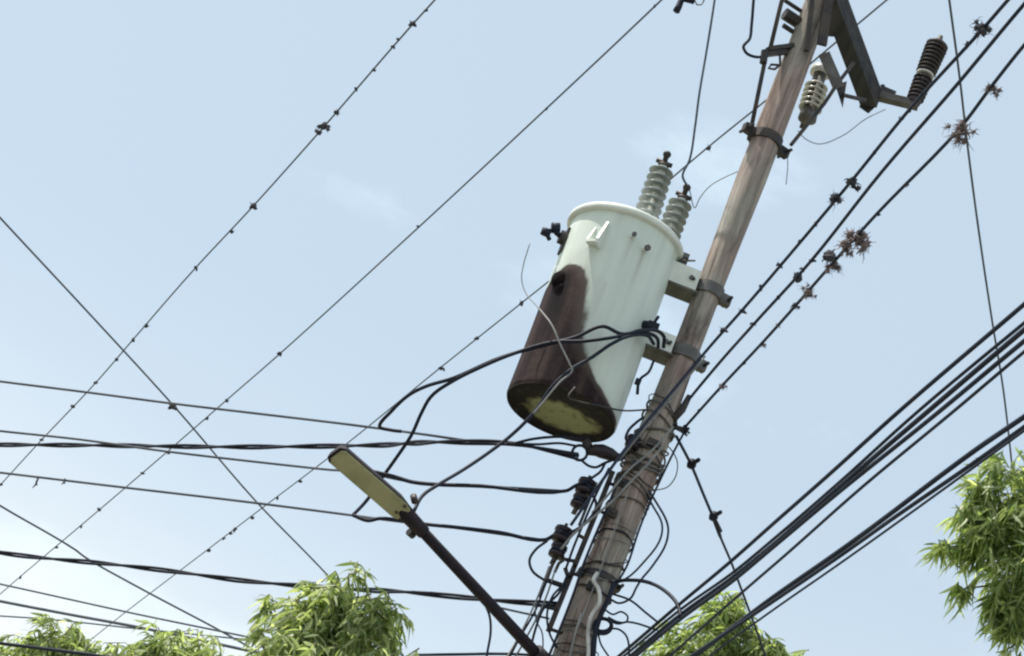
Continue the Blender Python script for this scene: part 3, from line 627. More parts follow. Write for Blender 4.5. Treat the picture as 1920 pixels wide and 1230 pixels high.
# cutout rod assembly left of the pole top
ro = empty('cutout_rod', P(1405, 255, PY), 'long dark fuse rod with bracket and ring on the left of the pole top', 'cutout')
o0 = P(1405, 255, PY)
def loc(px, py, d): return P(px, py, PY + d) - o0
MB().tube([loc(1404, 262, -.06), loc(1432, 125, -.07), loc(1437, 100, -.07)], 0.0105, 10).build('rod', M['iron'], ro, True)
MB().tube([loc(1443, 96, -.08), loc(1466, 0, -.09), loc(1482, -70, -.1)], 0.0105, 10).build('upper_rod', M['iron'], ro, True)
MB().bar(loc(1440, 92, -.08), loc(1486, 86, -.04), 0.035, 0.02).bar(loc(1432, 103, -.08), loc(1474, 98, -.04), 0.03, 0.02).build('bracket', M['iron'], ro)
MB().tube([loc(1434, 96, -.08), loc(1431, 118, -.08)], 0.018, 10).build('ferrule', M['iron'], ro)
MB().tube([loc(1462, 100, -.08), loc(1463, 122, -.08), loc(1452, 130, -.08), loc(1441, 128, -.08), loc(1446, 121, -.08), loc(1460, 122, -.08)], 0.006, 8).build('ring', M['iron'], ro, True)
# dangling cutout end at the very top
ce = empty('cutout_end', P(1270, 18, PY - .1), 'dark knobbed clamp with a ring hanging at the top edge left of the pole', 'clamp'); o0 = P(1270, 18, PY - .1)
MB().tube([loc(1268, 21, -.1), loc(1272, 14, -.1), loc(1281, -8, -.1), loc(1286, -40, -.1)], [0.017, 0.016, 0.013, 0.013], 12).build('knob', M['black'], ce, True)
MB().tube([loc(1278, -4, -.1), loc(1302, 2, -.1)], 0.016, 10).build('arm', M['black'], ce, True)
MB().tube([loc(1302, 0, -.1), loc(1307, 9, -.1), loc(1315, 9, -.1), loc(1320, 1, -.1), loc(1318, -8, -.1)], 0.0035, 8).build('ring', M['galv'], ce, True)

# ------------------------------------------------------------------ crossarm, brace, arrester, white insulator
zc = 8.95
A0, A1 = H(1546, -50, zc), H(1634, 186, zc)
dA = (A1 - A0).normalized(); side = dA.cross(Vector((0, 0, 1))).normalized()
ca = empty('crossarm', A0, 'dark timber crossarm pointing to lower right at the pole top', 'crossarm')
ex = A0 - dA * 1.2
MB().bar(ex - A0, A1 - A0, 0.085, 0.10).build('beam', M['crossarm'], ca)
MB().bar(ex - A0 + side * -0.085 + Vector((0, 0, 0.03)), A1 - A0 - dA * 0.50 + side * -0.085 + Vector((0, 0, 0.03)), 0.05, 0.08).build('second_beam', M['crossarm'], ca)
tip = MB(); b0 = A1 - A0
tip.add([b0 + side * -0.05 + Vector((0, 0, -0.055)), b0 + side * 0.03 + Vector((0, 0, -0.055)), P(1628, 213, A1.y) - A0, b0 + side * -0.05 + Vector((0, 0, 0.03)), b0 + side * 0.03 + Vector((0, 0, 0.03))], [(0, 1, 2), (3, 0, 2), (1, 4, 2), (4, 3, 2)])
tip.build('pointed_strap', M['iron'], ca)
o0 = A0
MB().bar(loc(1545, 100, -.03), loc(1573, 165, .0), 0.055, 0.012, (0, 1, 0)).build('brace', M['galv'], ca)
t2 = MB(); q = [loc(1566, 160, 0), loc(1588, 152, .02), loc(1580, 203, .02), loc(1573, 160, .05)]
t2.add(q, [(0, 1, 2), (1, 3, 2), (3, 0, 2), (0, 3, 1)]); t2.build('brace_tip', M['iron'], ca)
MB().tube([loc(1580, 178, 0), loc(1622, 188, .1)], 0.010, 8).build('tie_rod', M['iron'], ca)
MB().tube([loc(1600, 118, .05), loc(1568, 160, 0), loc(1545, 195, 0), loc(1483, 272, -.02)], 0.009, 8).build('stay_rod', M['iron'], ca)
# steel arm and arrester
aa = empty('arrester_bracket', P(1650, 184, A1.y), 'rusty steel bracket arm at the crossarm end under the brown arrester', 'bracket'); o0 = P(1650, 184, A1.y)
dy = A1.y - PY
MB().bar(loc(1630, 176, dy), loc(1722, 198, dy - .05), 0.05, 0.035).build('arm', M['galv'], aa)
MB().box(loc(1662, 176, dy), 0.08, 0.06, 0.035).build('clip', M['iron'], aa)
MB().tube([loc(1655, 160, dy), loc(1655, 182, dy)], 0.012, 8).build('bolt', M['iron'], aa)
ab = P(1713, 193, A1.y - .05); at_ = P(1764, 68, A1.y - .05)
ar = empty('surge_arrester', ab, 'dark brown ribbed surge arrester standing on a bracket at upper right', 'arrester')
Lr = (at_ - ab).length; ar.rotation_mode = 'QUATERNION'; ar.rotation_quaternion = (at_ - ab).to_track_quat('Z', 'Y')
MB().lathe([(0.034, 0.0), (0.034, 0.02), (0.03, 0.03), (0.034, Lr * 0.84), (0.038, Lr * 0.86)], 20).build('core', M['porcelain_brown'], ar, True)
me_as = shed_mesh('shed', 0.052, 0.020, 0.03); me_as.materials.append(M['porcelain_brown'])
k = 0
for i in range(14):
    z = 0.035 + i * (Lr * 0.80 - 0.03) / 13
    if i == 6: continue
    s = obj('shed', me_as, None, ar, (0, 0, z)); q_ = 0.86 + 0.02 * i; s.scale = (q_, q_, 1)
zz = 0.035 + 6 * (Lr * 0.80 - 0.03) / 13
MB().lathe([(0.040, zz - 0.006), (0.046, zz - 0.005), (0.046, zz + 0.004), (0.040, zz + 0.005)], 20).build('pale_ring', M['porcelain_white'], ar, True)
MB().lathe([(0.056, Lr * 0.83), (0.058, Lr * 0.86), (0.040, Lr * 0.90), (0.016, Lr * 0.94), (0.012, Lr * 1.0), (0, Lr * 1.005)], 20).build('cap', M['iron'], ar, True)
MB().bar((0.06, 0, -0.02), (0.062, 0, Lr * 0.42), 0.02, 0.012).build('side_strap', M['iron'], ar)
ib, it = P(1512, 228, PY + .16), P(1541, 128, PY + .16)
iw = empty('white_insulator', ib, 'white ribbed porcelain cutout body tucked behind the upper pole', 'insulator')
iw.rotation_mode = 'QUATERNION'; iw.rotation_quaternion = (it - ib).to_track_quat('Z', 'Y'); Li = (it - ib).length
MB().lathe([(0.030, 0.0), (0.044, 0.01), (0.042, 0.05), (0.032, 0.06), (0.030, Li)], 22).build('core', M['galv'], iw, True)
me_ws = shed_mesh('shed', 0.056, 0.028, 0.03); me_ws.materials.append(M['porcelain_white'])
for i in range(5): obj('shed', me_ws, None, iw, (0, 0, 0.085 + 0.030 * i))
MB().lathe([(0.05, Li - 0.035), (0.05, Li - 0.005), (0.03, Li)], 18).build('cap', M['porcelain_white'], iw, True)
MB().bar((-0.08, 0, 0.02), (0.03, 0, 0.02), 0.03, 0.03).build('clip', M['iron'], iw)

# ------------------------------------------------------------------ low-voltage rack and spool insulators left of the pole
o0 = P(1090, 1010, PY)
rk = empty('insulator_rack', o0, 'upright dark steel rack with stand-off bolts along the left of the pole', 'rack')
MB().bar(loc(1149, 884, -.02), loc(1028, 1184, -.02), 0.022, 0.016, (0, 1, 0)).build('rail', M['iron'], rk)
MB().bar(loc(1118, 905, -.03), loc(1086, 985, -.03), 0.012, 0.012, (0, 1, 0)).build('side_rail', M['iron'], rk)
MB().bar(loc(1047, 1030, -.03), loc(1012, 1120, -.03), 0.014, 0.012, (0, 1, 0)).build('side_rail', M['iron'], rk)
for a, b in [((1128, 960), (1160, 972)), ((1086, 1004), (1100, 1012)), ((1060, 1098), (1024, 1086)), ((1045, 1143), (1006, 1134)), ((1072, 1075), (1100, 1083)), ((1140, 905), (1165, 915)), ((1062, 1050), (1080, 1052)), ((1033, 1180), (1062, 1190))]:
    MB().tube([loc(*a, -.03), loc(*b, -.01)], 0.008, 8).build('stand_off', M['iron'], rk)
MB().tube([loc(1040, 1073, -.04), loc(1048, 1056, -.05), loc(1060, 1048, -.05), loc(1074, 1051, -.04), loc(1080, 1062, -.03)], 0.007, 8).build('hook', M['iron'], rk, True)
MB().tube([loc(1060, 1066, -.04), loc(1063, 1076, -.05), loc(1073, 1078, -.04)], 0.010, 8).build('hook', M['iron'], rk, True)
def spool(px, py, dx, dyp, label, s=1.0, d=-.04):
    o = empty('spool_insulator', P(px, py, PY + d), label, 'insulator', 'dark spool insulators on the pole')
    ax = (P(px + dx, py + dyp, PY + d) - P(px, py, PY + d)).normalized()
    o.rotation_mode = 'QUATERNION'; o.rotation_quaternion = ax.to_track_quat('Z', 'Y'); o.scale = (s, s, s)
    MB().lathe([(0.020, -0.032), (0.038, -0.030), (0.040, -0.014), (0.024, -0.006), (0.024, 0.006), (0.040, 0.014), (0.038, 0.030), (0.020, 0.032)], 20).build('spool', M['spool'], o, True)
    c = MB(); c.bar((0.0, 0, -0.042), (0.075, 0, -0.042), 0.025, 0.006); c.bar((0.0, 0, 0.042), (0.075, 0, 0.042), 0.025, 0.006); c.bar((0.072, 0, -0.044), (0.072, 0, 0.044), 0.025, 0.006)
    MB().tube([Vector((0.030 * math.cos(a_), 0.030 * math.sin(a_), 0.004 * math.sin(3 * a_))) for a_ in [2 * math.pi * i_ / 18 for i_ in range(19)]], 0.0075, 7, False).build('tie_loop', M['cable'], o, True)
    c.build('clevis', M['iron'], o); MB().tube([(0, 0, -0.055), (0, 0, 0.055)], 0.007, 8).build('pin', M['iron'], o)
spool(1098, 913, 38, -92, 'dark spool insulator where the line behind the lamp head ends')
spool(1086, 940, 38, -92, 'dark spool insulator directly beneath the one holding the wire from lamp head', 0.85)
spool(1054, 1003, 38, -92, 'dark spool insulator at the end of the lamp neck wire')
spool(1046, 1033, 38, -92, 'lowest dark spool insulator on the rack above the hook', 0.9)
spool(1284, 806, 60, 40, 'small black spool on the right edge of the pole holding the outermost line', 0.5, 0.0)
MB().tube([P(1258, 798, PY - .02) - Vector((PX, PY, 0)), P(1286, 808, PY) - Vector((PX, PY, 0))], 0.011, 10).build('spool_bolt', M['iron'], pole)
MB().tube([P(1293, 742, PY - .06) - Vector((PX, PY, 0)), P(1279, 768, PY - .05) - Vector((PX, PY, 0)), P(1262, 786, PY - .05) - Vector((PX, PY, 0))], [0.012, 0.017, 0.017], 10).build('dead_end_clamp', M['iron'], pole, True)
spool(1187, 829, 38, -92, 'dark insulator on the pole edge just right of the transformer bottom', 0.8, -.08)
# strain clamp with a round ring under the transformer
o0 = P(1090, 850, PY - .06)
sc_ = empty('strain_clamp', o0, 'dark strain clamp with a round wire ring just under the transformer bottom', 'clamp')
MB().tube([loc(1102, 848, -.06), loc(1115, 844, -.06), loc(1128, 846, -.06), loc(1145, 852, -.06), loc(1158, 858, -.07), loc(1172, 856, -.08)], [0.014, 0.026, 0.031, 0.028, 0.020, 0.012], 12).build('body', M['spool'], sc_, True)
rp = [loc(1087 + 14 * math.cos(a), 849 + 14 * math.sin(a), -.06) for a in [2 * math.pi * i / 20 for i in range(21)]]
MB().tube(rp, 0.0065, 8).build('ring', M['black'], sc_, True)
MB().tube(spline([loc(1090, 863, -.06), loc(1105, 874, -.06), loc(1118, 876, -.06), loc(1132, 869, -.06), loc(1150, 862, -.07)]), 0.006, 8).build('tail', M['black'], sc_, True)
MB().tube([loc(1098, 826, -.06), loc(1104, 838, -.06)], 0.02, 10).build('bolt', M['iron'], sc_)
wire('cable_branch', 'upper branch of the twisted cable touching the tank bottom edge', 'cable', Ps((962, 832, -.02), (1000, 823, -.04), (1050, 819, -.06), (1098, 824, -.06)), 0.0062, M['black'], 'branches at the strain ring')
wire('cable_branch', 'middle branch of the twisted cable leading to the strain ring', 'cable', Ps((950, 831, -.02), (1010, 833, -.04), (1050, 831, -.06), (1080, 836, -.06)), 0.0055, M['black'], 'branches at the strain ring')
wire('pole_loop', 'dark wire bow beside the pole above the strain clamp', 'wire', Ps((1207, 782, -.09), (1192, 793, -.09), (1178, 808, -.09), (1174, 824, -.09), (1186, 827, -.09)), 0.0062, M['black'])

# ------------------------------------------------------------------ cables and loops on the lower pole
PF = -.13
small = [
 ('drop_wire', 'pale grey wire slanting across the pole face to its left edge', [(1243, 836, PF), (1205, 880, PF), (1178, 908, PF), (1152, 936, PF), (1118, 965, PF), (1075, 1002, PF), (1052, 1030, PF)], 0.0055, 'greywire'),
 ('drop_wire', 'dark wire running down close along the left pole edge', [(1164, 892, -.1), (1138, 954, -.1), (1112, 1014, -.1), (1092, 1064, -.1), (1076, 1112, -.1), (1049, 1182, -.1), (1016, 1262, -.1)], 0.0060, 'black'),
 ('drop_wire', 'loop of black wire bulging left of the lowest spools', [(1026, 1014, -.05), (1005, 1030, -.05), (993, 1050, -.05), (998, 1070, -.05), (1018, 1086, -.05), (1052, 1100, -.05)], 0.0058, 'black'),
 ('drop_wire', 'left one of the pale wires dropping from the rack to the bottom edge', [(1030, 1062, -.05), (1008, 1120, -.05), (980, 1180, -.06), (935, 1260, -.08)], 0.0042, 'greywire'),
 ('drop_wire', 'right one of the pale wires dropping from the rack to the bottom edge', [(1042, 1066, -.05), (1022, 1125, -.05), (990, 1190, -.06), (950, 1260, -.08)], 0.0042, 'greywire'),
 ('drop_wire', 'dark wire among the pale ones dropping from the rack', [(1024, 1088, -.05), (1006, 1140, -.05), (975, 1195, -.06), (940, 1262, -.08)], 0.0048, 'black'),
 ('drop_wire', 'thin grey wire crossing from the lamp arm to the rack', [(930, 1138, -.1), (975, 1148, -.05), (1030, 1160, -.05)], 0.0048, 'alu'),
 ('drop_wire', 'thin wire hanging with a knot beside the rack foot', [(1004, 1128, -.05), (1006, 1165, -.06), (1016, 1185, -.06), (1018, 1215, -.06), (1012, 1260, -.06)], 0.0032, 'alu'),
 ('drop_wire', 'dark wire hanging in a curve from the lamp arm to the bottom edge', [(908, 1130, -.25), (918, 1155, -.25), (920, 1185, -.25), (914, 1222, -.25), (908, 1262, -.25)], 0.0052, 'cable'),
 ('drop_wire', 'dark cable almost level along the bottom edge left of the lamp arm', [(780, 1228, .2), (850, 1227, .1), (950, 1226, 0), (1030, 1230, -.05)], 0.0065, 'cable'),
 ('conduit', 'pale conduit with a bend running down the pole front', [(1120, 1074, PF), (1113, 1088, PF - .01), (1122, 1104, PF - .02), (1124, 1130, PF - .02), (1109, 1154, PF - .01), (1103, 1178, PF - .01), (1103, 1230, PF - .01), (1090, 1290, PF - .01)], 0.0085, 'pvc'),
 ('riser_cable', 'thick black cable down the pole beside the pale conduit', [(1152, 1093, -.11), (1140, 1125, -.125), (1126, 1155, -.135), (1116, 1190, -.135), (1112, 1230, -.135), (1100, 1290, -.135)], 0.0115, 'black'),
 ('riser_cable', 'thin grey wire down the pole face left of the conduit', [(1090, 1150, PF), (1078, 1190, PF), (1066, 1240, PF), (1050, 1290, PF)], 0.0045, 'greywire'),
 ('slack_loop', 'inner one of two thin loops bulging right of the lower pole', [(1212, 925, -.05), (1222, 945, -.05), (1241, 982, -.05), (1238, 1011, -.05), (1208, 1053, -.05), (1172, 1086, -.05), (1150, 1092, -.05)], 0.0046, 'cable'),
 ('slack_loop', 'outer one of two thin loops bulging right of the lower pole', [(1216, 920, -.05), (1228, 938, -.05), (1252, 985, -.05), (1249, 1018, -.05), (1222, 1063, -.05), (1203, 1086, -.05), (1193, 1102, -.05), (1182, 1122, -.05), (1160, 1131, -.05), (1142, 1122, -.05)], 0.0050, 'cable'),
 ('slack_loop', 'faint pale wire loop right of the pole below the black spool', [(1250, 834, 0), (1262, 848, 0), (1270, 867, 0), (1266, 895, 0), (1250, 914, 0), (1222, 920, 0)], 0.0030, 'greywire'),
 ('slack_loop', 'thick black cable arching from the pole to the lower right bundle', [(1148, 1096, -.05), (1160, 1090, -.1), (1182, 1088, -.2), (1212, 1091, -.35), (1240, 1103, -.5), (1262, 1122, -.6), (1273, 1140, -.66), (1276, 1156, -.7)], 0.0080, 'black'),
 ('slack_loop', 'thin wire running from the pole down right to the bundle', [(1146, 1113, -.05), (1179, 1124, -.15), (1210, 1148, -.3), (1235, 1168, -.4)], 0.0048, 'cable'),
 ('slack_loop', 'small closed wire curl right of the pale conduit', [(1133, 1142, -.1), (1149, 1152, -.1), (1165, 1147, -.1), (1177, 1156, -.1), (1174, 1166, -.1), (1158, 1166, -.1), (1140, 1157, -.1)], 0.0042, 'cable'),
 ('slack_loop', 'thin wire from the cable coil to the bundle at bottom right', [(1140, 1160, -.1), (1155, 1169, -.12), (1177, 1166, -.2), (1232, 1181, -.4)], 0.0045, 'cable'),
 ('slack_loop', 'wire curving down from the cable coil to the bottom edge', [(1145, 1178, -.1), (1160, 1180, -.12), (1174, 1192, -.14), (1179, 1210, -.14), (1177, 1260, -.14)], 0.0045, 'cable'),
 ('slack_loop', 'thin bow of wire under the cable coil at the bottom edge', [(1122, 1188, -.12), (1126, 1206, -.12), (1138, 1226, -.12), (1156, 1250, -.12)], 0.0040, 'cable')]
small += [
 ('drop_wire', 'pale strand slanting over the pole just under the lower bracket', [(1322, 668, PF + .04), (1262, 742, PF + .02), (1205, 808, PF), (1162, 862, PF)], 0.0045, 'greywire'),
 ('drop_wire', 'second pale strand crossing the thick part of the pole', [(1262, 800, PF + .02), (1222, 845, PF), (1180, 880, PF), (1140, 928, PF), (1110, 962, -.1)], 0.0050, 'greywire'),
 ('jumper_wire', 'dark jumper bow between the upper and lower spool pairs', [(1110, 925, -.08), (1118, 948, -.1), (1106, 972, -.1), (1082, 992, -.09), (1064, 1000, -.08)], 0.0062, 'black'),
 ('jumper_wire', 'short dark jumper from the strain clamp down to the top spool', [(1134, 870, -.07), (1126, 884, -.08), (1110, 896, -.08), (1100, 904, -.08)], 0.0058, 'black'),
 ('jumper_wire', 'dark wire doubling the rack from its top to the hook', [(1142, 878, -.06), (1120, 922, -.07), (1098, 972, -.07), (1076, 1025, -.07), (1062, 1064, -.06)], 0.0055, 'black'),
 ('jumper_wire', 'black wire weaving between the rack and the pale strands at bottom', [(1064, 1078, -.06), (1048, 1112, -.07), (1020, 1140, -.07), (1004, 1180, -.08), (990, 1240, -.08)], 0.0055, 'black'),
 ('jumper_wire', 'small dark hook of wire left of the lamp arm socket', [(1052, 1100, -.06), (1036, 1118, -.07), (1026, 1150, -.07), (1030, 1186, -.07), (1044, 1215, -.07)], 0.0048, 'black'),
 ('drop_wire', 'thin bright strand along the middle of the lower pole', [(1176, 925, PF), (1150, 1000, PF), (1128, 1062, PF), (1100, 1135, PF), (1082, 1180, PF)], 0.0030, 'greywire'),
 ('slack_loop', 'dark wire hugging the right edge of the pole under the black spool', [(1282, 812, -.03), (1262, 850, -.06), (1238, 900, -.07), (1216, 948, -.08), (1196, 1000, -.08), (1176, 1060, -.09), (1158, 1092, -.1)], 0.0050, 'black')]
for nm, lb, pts, r, m in small:
    wire(nm, lb, 'conduit' if nm == 'conduit' else ('cable' if nm == 'riser_cable' else 'wire'), Ps(*pts), r, M[m])
co = MB()
for k in range(3):
    co.tube([P(1130 + (14 + k) * math.cos(a) * 1.1, 1172 + (11 + k * 2) * math.sin(a) + k, PY - .12 - .006 * k) for a in [2 * math.pi * i / 22 for i in range(23)]], 0.0062, 7, False)
tag(co.build('cable_coil', M['black'], None, True), 'small coil of black cable tied beside the pale conduit', 'cable coil')
# span wire leaving the pole to the lower right, with two wire grips
gw = [(1268, 818), (1295, 870), (1318, 925), (1336, 968), (1352, 1010), (1370, 1052), (1390, 1105), (1430, 1215), (1455, 1290)]
wire('span_wire', 'wire with two knotted grips slanting down from the pole to right tree', 'wire', Hs(6.42, *gw), [0.0070] * 18 + [0.0088] * 6 + [0.006] * 25, M['cable'])
for i, ((x, y), lb) in enumerate((((1297, 870), 'upper dark knotted grip on the wire slanting to the right tree'), ((1338, 968), 'lower dark knotted grip on the wire slanting to the right tree'))):
    c = H(x, y, 6.42); g = MB().lathe([(0.0, -0.022), (0.018, -0.018), (0.022, 0.0), (0.016, 0.02), (0, 0.024)], 10, Matrix.Translation(c))
    g.tube([c, H(x + 13, y - 8, 6.42)], 0.010, 7)
    if i: g.tube([c, H(x + 14, y + 28, 6.42)], 0.007, 7)
    tag(g.build('wire_grip', M['black'], None, True), lb, 'wire grip', 'wire grips')

# ------------------------------------------------------------------ street light
o0 = P(1020, 1240, PY - .1)
sl = empty('street_light', o0, 'street light with a long flat yellowed head on a dark slanting arm', 'street light')
ea, eb = P(1015, 1236, PY - .1) - o0, P(766, 968, PY - .62) - o0
MB().tube([ea, eb], [0.025, 0.022], 14).build('arm', M['rust'], sl, True)
MB().tube([ea + (ea - eb).normalized() * 0.12, ea + (eb - ea) * 0.05], 0.038, 14).build('arm_socket', M['rust'], sl, True)
hv = Vector((PX, PY, 0)) - Vector((o0.x, o0.y, 0)); zs = ea.z - 0.02
MB().bar(ea + (ea - eb).normalized() * 0.1, Vector((hv.x, hv.y - 0.08, zs - 0.06)), 0.05, 0.05).build('pole_mount', M['rust'], sl)
h0, h1 = P(757, 962, PY - .64) - o0, P(628, 850, PY - .92) - o0
ax = (h1 - h0).normalized(); Lh = (h1 - h0).length
view = (Vector(o0) - CAM).normalized()
up = (Vector((0, 0, 1)) - ax * ax.z).normalized(); sd_ = ax.cross(up).normalized()
tc_ = (-view - ax * (-view).dot(ax)).normalized()
nl_ = (-up * 0.45 + tc_ * 0.75).normalized(); up = -nl_; sd_ = ax.cross(up).normalized()
def hp(a, b, c): return h0 + ax * a + sd_ * b + up * c
def slab(name, outline, c0, c1, m, parent, inset=0.0):
    k = len(outline); mb = MB()
    vv = [hp(a, b, c0) for a, b in outline] + [hp(a - inset * (1 if a > Lh / 2 else -1), b * (1 - inset * 8), c1) for a, b in outline]
    mb.add(vv, [tuple(range(k)), tuple(range(2 * k - 1, k - 1, -1))] + [(i, i + k, (i + 1) % k + k, (i + 1) % k) for i in range(k)])
    return mb.build(name, m, parent)
W = 0.044
oh = [(-0.03, -0.028), (0.03, -W), (Lh - 0.015, -W), (Lh + 0.008, -W * 0.7), (Lh + 0.008, W * 0.7), (Lh - 0.015, W), (0.03, W), (-0.03, 0.028)]
head = slab('head', oh, 0.0, 0.040, M['rust'], sl, 0.02)
ol = [(0.0, -W * 0.72), (0.03, -W * 0.9), (Lh - 0.02, -W * 0.86), (Lh - 0.006, -W * 0.6), (Lh - 0.006, W * 0.6), (Lh - 0.02, W * 0.86), (0.03, W * 0.9), (0.0, W * 0.72)]
lens = slab('lens', ol, -0.012, 0.002, M['lens'], head)
for b in (-0.03, 0.012): MB().tube([hp(0.035, b, -0.018), hp(0.035, b, -0.008)], 0.006, 8).build('screw', M['iron'], head)
MB().tube([eb - (eb - ea).normalized() * 0.10, h0 + ax * 0.02 + up * 0.02], [0.028, 0.034], 14).build('neck', M['rust'], sl, True)
MB().tube([hp(-0.01, -0.055, 0.03), hp(-0.01, -0.055, 0.065)], 0.014, 12).build('photocell', M['iron'], sl, True)
MB().tube([hp(-0.12, 0.045, 0.0), hp(-0.09, 0.045, 0.0)], 0.016, 10).build('arm_bolt', M['iron'], sl)

# ------------------------------------------------------------------ air plants on the wires
def plant_mesh(name, seed, spikes, core, length, droop=0.0, w=0.05, lumps=1):
    R = random.Random(seed); mb = MB(); cs_ = []
    for q in range(lumps):
        c0 = Vector((0, 0, 0)) if q == 0 else Vector((R.uniform(-.7, .7), R.uniform(-.7, .7), R.uniform(-.6, .4)))
        k_ = core * (1 if q == 0 else R.uniform(.35, .7)); cs_.append((c0, k_))
        v, f = lathe_geo([(0.0, -k_), (k_ * 0.75, -k_ * 0.6), (k_, 0), (k_ * 0.7, k_ * 0.65), (0.0, k_)], 9)
        mb.add([c0 + a * (1 + R.uniform(-0.3, 0.3)) for a in v], f)
    for k in range(spikes):
        c0, k_ = cs_[R.randrange(len(cs_))]
        d = Vector((R.gauss(0, 1), R.gauss(0, 1), R.gauss(0, 1) - droop)).normalized(); L = length * (R.uniform(0.3, 0.9) if R.random() < .92 else R.uniform(0.9, 1.8))
        bend = Vector((R.gauss(0, .6), R.gauss(0, .6), R.gauss(0, .6) - droop * .6)) * L
        p = [c0 + d * k_ * 0.6, c0 + d * (k_ + L * 0.5) + bend * 0.3, c0 + d * (k_ + L * .8) + bend]
        v, f = tube_geo(p, [w, w * 0.8, w * 0.4], 3, False); mb.add(v, f)
    return mesh(name, mb.v, mb.f)
PM = [plant_mesh('air_plant_knot', 1, 8, 0.62, 0.3, 0, 0.12, 3), plant_mesh('air_plant_knot', 2, 14, 0.6, 0.35, 0.2, 0.10, 4),
      plant_mesh('air_plant_tuft', 3, 160, 0.40, 0.34, 0.2, 0.04, 9), plant_mesh('air_plant_tuft', 4, 260, 0.34, 0.36, 0.4, 0.032, 13),
      plant_mesh('air_plant_tuft', 5, 240, 0.34, 0.34, 0.4, 0.034, 12), plant_mesh('air_plant_knot', 6, 16, 0.52, 0.4, 0.5, 0.09, 4)]
PMd = []
for i, m_ in enumerate(PM):
    c = m_.copy(); c.materials.append(M['moss_dark']); m_.materials.append(M['moss'] if i in (2, 3, 4) else M['moss_dark']); PMd.append(c)
ORD = ['topmost', 'second from the top', 'third from the top', 'fourth from the top', 'fifth from the top', 'sixth from the top', 'seventh from the top', 'eighth from the top', 'ninth from the top', 'tenth from the top', 'eleventh from the top', 'twelfth from the top', 'thirteenth from the top', 'fourteenth from the top', 'fifteenth from the top', 'sixteenth from the top', 'seventeenth from the top', 'eighteenth from the top', 'lowest']
def plants(z, data, label, group, big=None, dark=True, kinds=(0, 1)):
    data = sorted(data, key=lambda q: q[1]) if not big else data
    for i, (x, y, s) in enumerate(data):
        me_ = (PMd if dark else PM)[kinds[i % len(kinds)]]
        c = H(x, y, z); px_m = (c - CAM).dot(Fv) / FPX
        o = obj('air_plant', me_, None, None, c)
        o.rotation_euler = (rnd.uniform(-.4, .4), rnd.uniform(-.4, .4), rnd.uniform(0, 6.28))
        q = s * px_m * (1.12 if kinds[i % len(kinds)] in (2, 3, 4) else 1.0); o.scale = (q * rnd.uniform(.85, 1.15), q * rnd.uniform(.85, 1.15), q)
        rank = sum(1 for d_ in data if d_[1] < y)
        tag(o, (big or {}).get(i, label + ', ' + ORD[rank if rank < len(data) - 1 else -1]), 'air plant', group)
plants(HL, [(800, 19, 5), (775, 44, 9), (748, 74, 5), (737, 87, 5), (700, 131, 5), (668, 166, 5), (630, 210, 7), (608, 236, 12), (598, 249, 9), (476, 386, 9), (434, 433, 6), (368, 502, 6), (275, 610, 6), (250, 637, 6), (218, 673, 5), (180, 717, 5), (138, 762, 5), (78, 824, 4), (1, 908, 4)],
       'tiny dark knot of air plant on the leftmost beaded line', 'knots on the leftmost beaded line',
       {1: 'round dark air plant on leftmost beaded line, nearest the top edge', 7: 'largest dark air plant on the leftmost beaded line', 8: 'dark air plant hugging the underside of the largest clump on leftmost line', 9: 'round dark air plant midway along the leftmost beaded line'})
plants(HL, [(1227, 12, 5), (1025, 203, 5), (785, 425, 4), (525, 663, 6), (425, 750, 5), (388, 784, 5), (315, 848, 5), (268, 887, 4), (187, 956, 5), (152, 987, 4), (105, 1026, 4), (38, 1082, 5)],
       'tiny dark knot on the middle one of the thin diagonal lines', 'knots on the middle thin line')
plants(HL, [(1327, 278, 7), (978, 568, 7), (895, 634, 6), (828, 690, 7), (562, 902, 5), (520, 934, 4), (472, 970, 5), (441, 992, 6), (432, 1000, 5), (420, 1009, 4), (390, 1032, 5)],
       'tiny dark knot on the thin line that passes behind the pole', 'knots on the line behind the pole')
plants(RZ[0], [(1842, 52, 20), (1815, 82, 9), (1597, 340, 18), (1568, 370, 17), (1462, 497, 7), (1427, 537, 8), (1690, 222, 5), (1640, 284, 5), (1530, 418, 6), (1500, 452, 5)],
       'clump of air plant on the dark line nearest the pole', 'clumps on the line nearest the pole',
       {0: 'spiky air plant near the top right corner on the dark line nearest the pole', 1: 'small air plant just below the spiky one in the top right corner', 2: 'upper of two round air plants on the line nearest the pole', 3: 'lower of two round air plants on the line nearest the pole'}, True, (2, 1, 5))
plants(RZ[1], [(1524, 488, 6), (1498, 522, 14), (1414, 607, 7), (1505, 505, 5), (1740, 222, 4), (1600, 388, 4), (1460, 556, 5)], 'dark air plant knot on the middle one of three dark lines', 'clumps on the middle dark line', {1: 'roundest dark air plant on the middle one of three dark lines'}, True, (1, 0, 5))
plants(RZ[2], [(1862, 165, 15), (1805, 240, 27), (1648, 402, 6), (1612, 450, 30), (1588, 468, 13), (1556, 480, 20), (1564, 500, 15), (1518, 545, 14), (1490, 573, 11), (1430, 646, 6), (1357, 721, 9), (1312, 768, 4), (1700, 345, 5), (1460, 609, 5), (1395, 681, 5)],
       'dark air plant knot on the outermost dark line', 'clumps on the outermost dark line',
       {0: 'small bristly air plant on the outermost dark line near the right edge', 1: 'large hairy air plant crossed by the thin far right wire', 3: 'largest grey-brown hairy air plant on the outermost dark line', 4: 'small tuft between the two large hairy air plants', 5: 'reddish-brown hairy air plant below the largest one', 6: 'tuft hanging under the reddish-brown air plant', 7: 'round dark air plant just below the hairy clumps'}, False, (4, 3, 5))
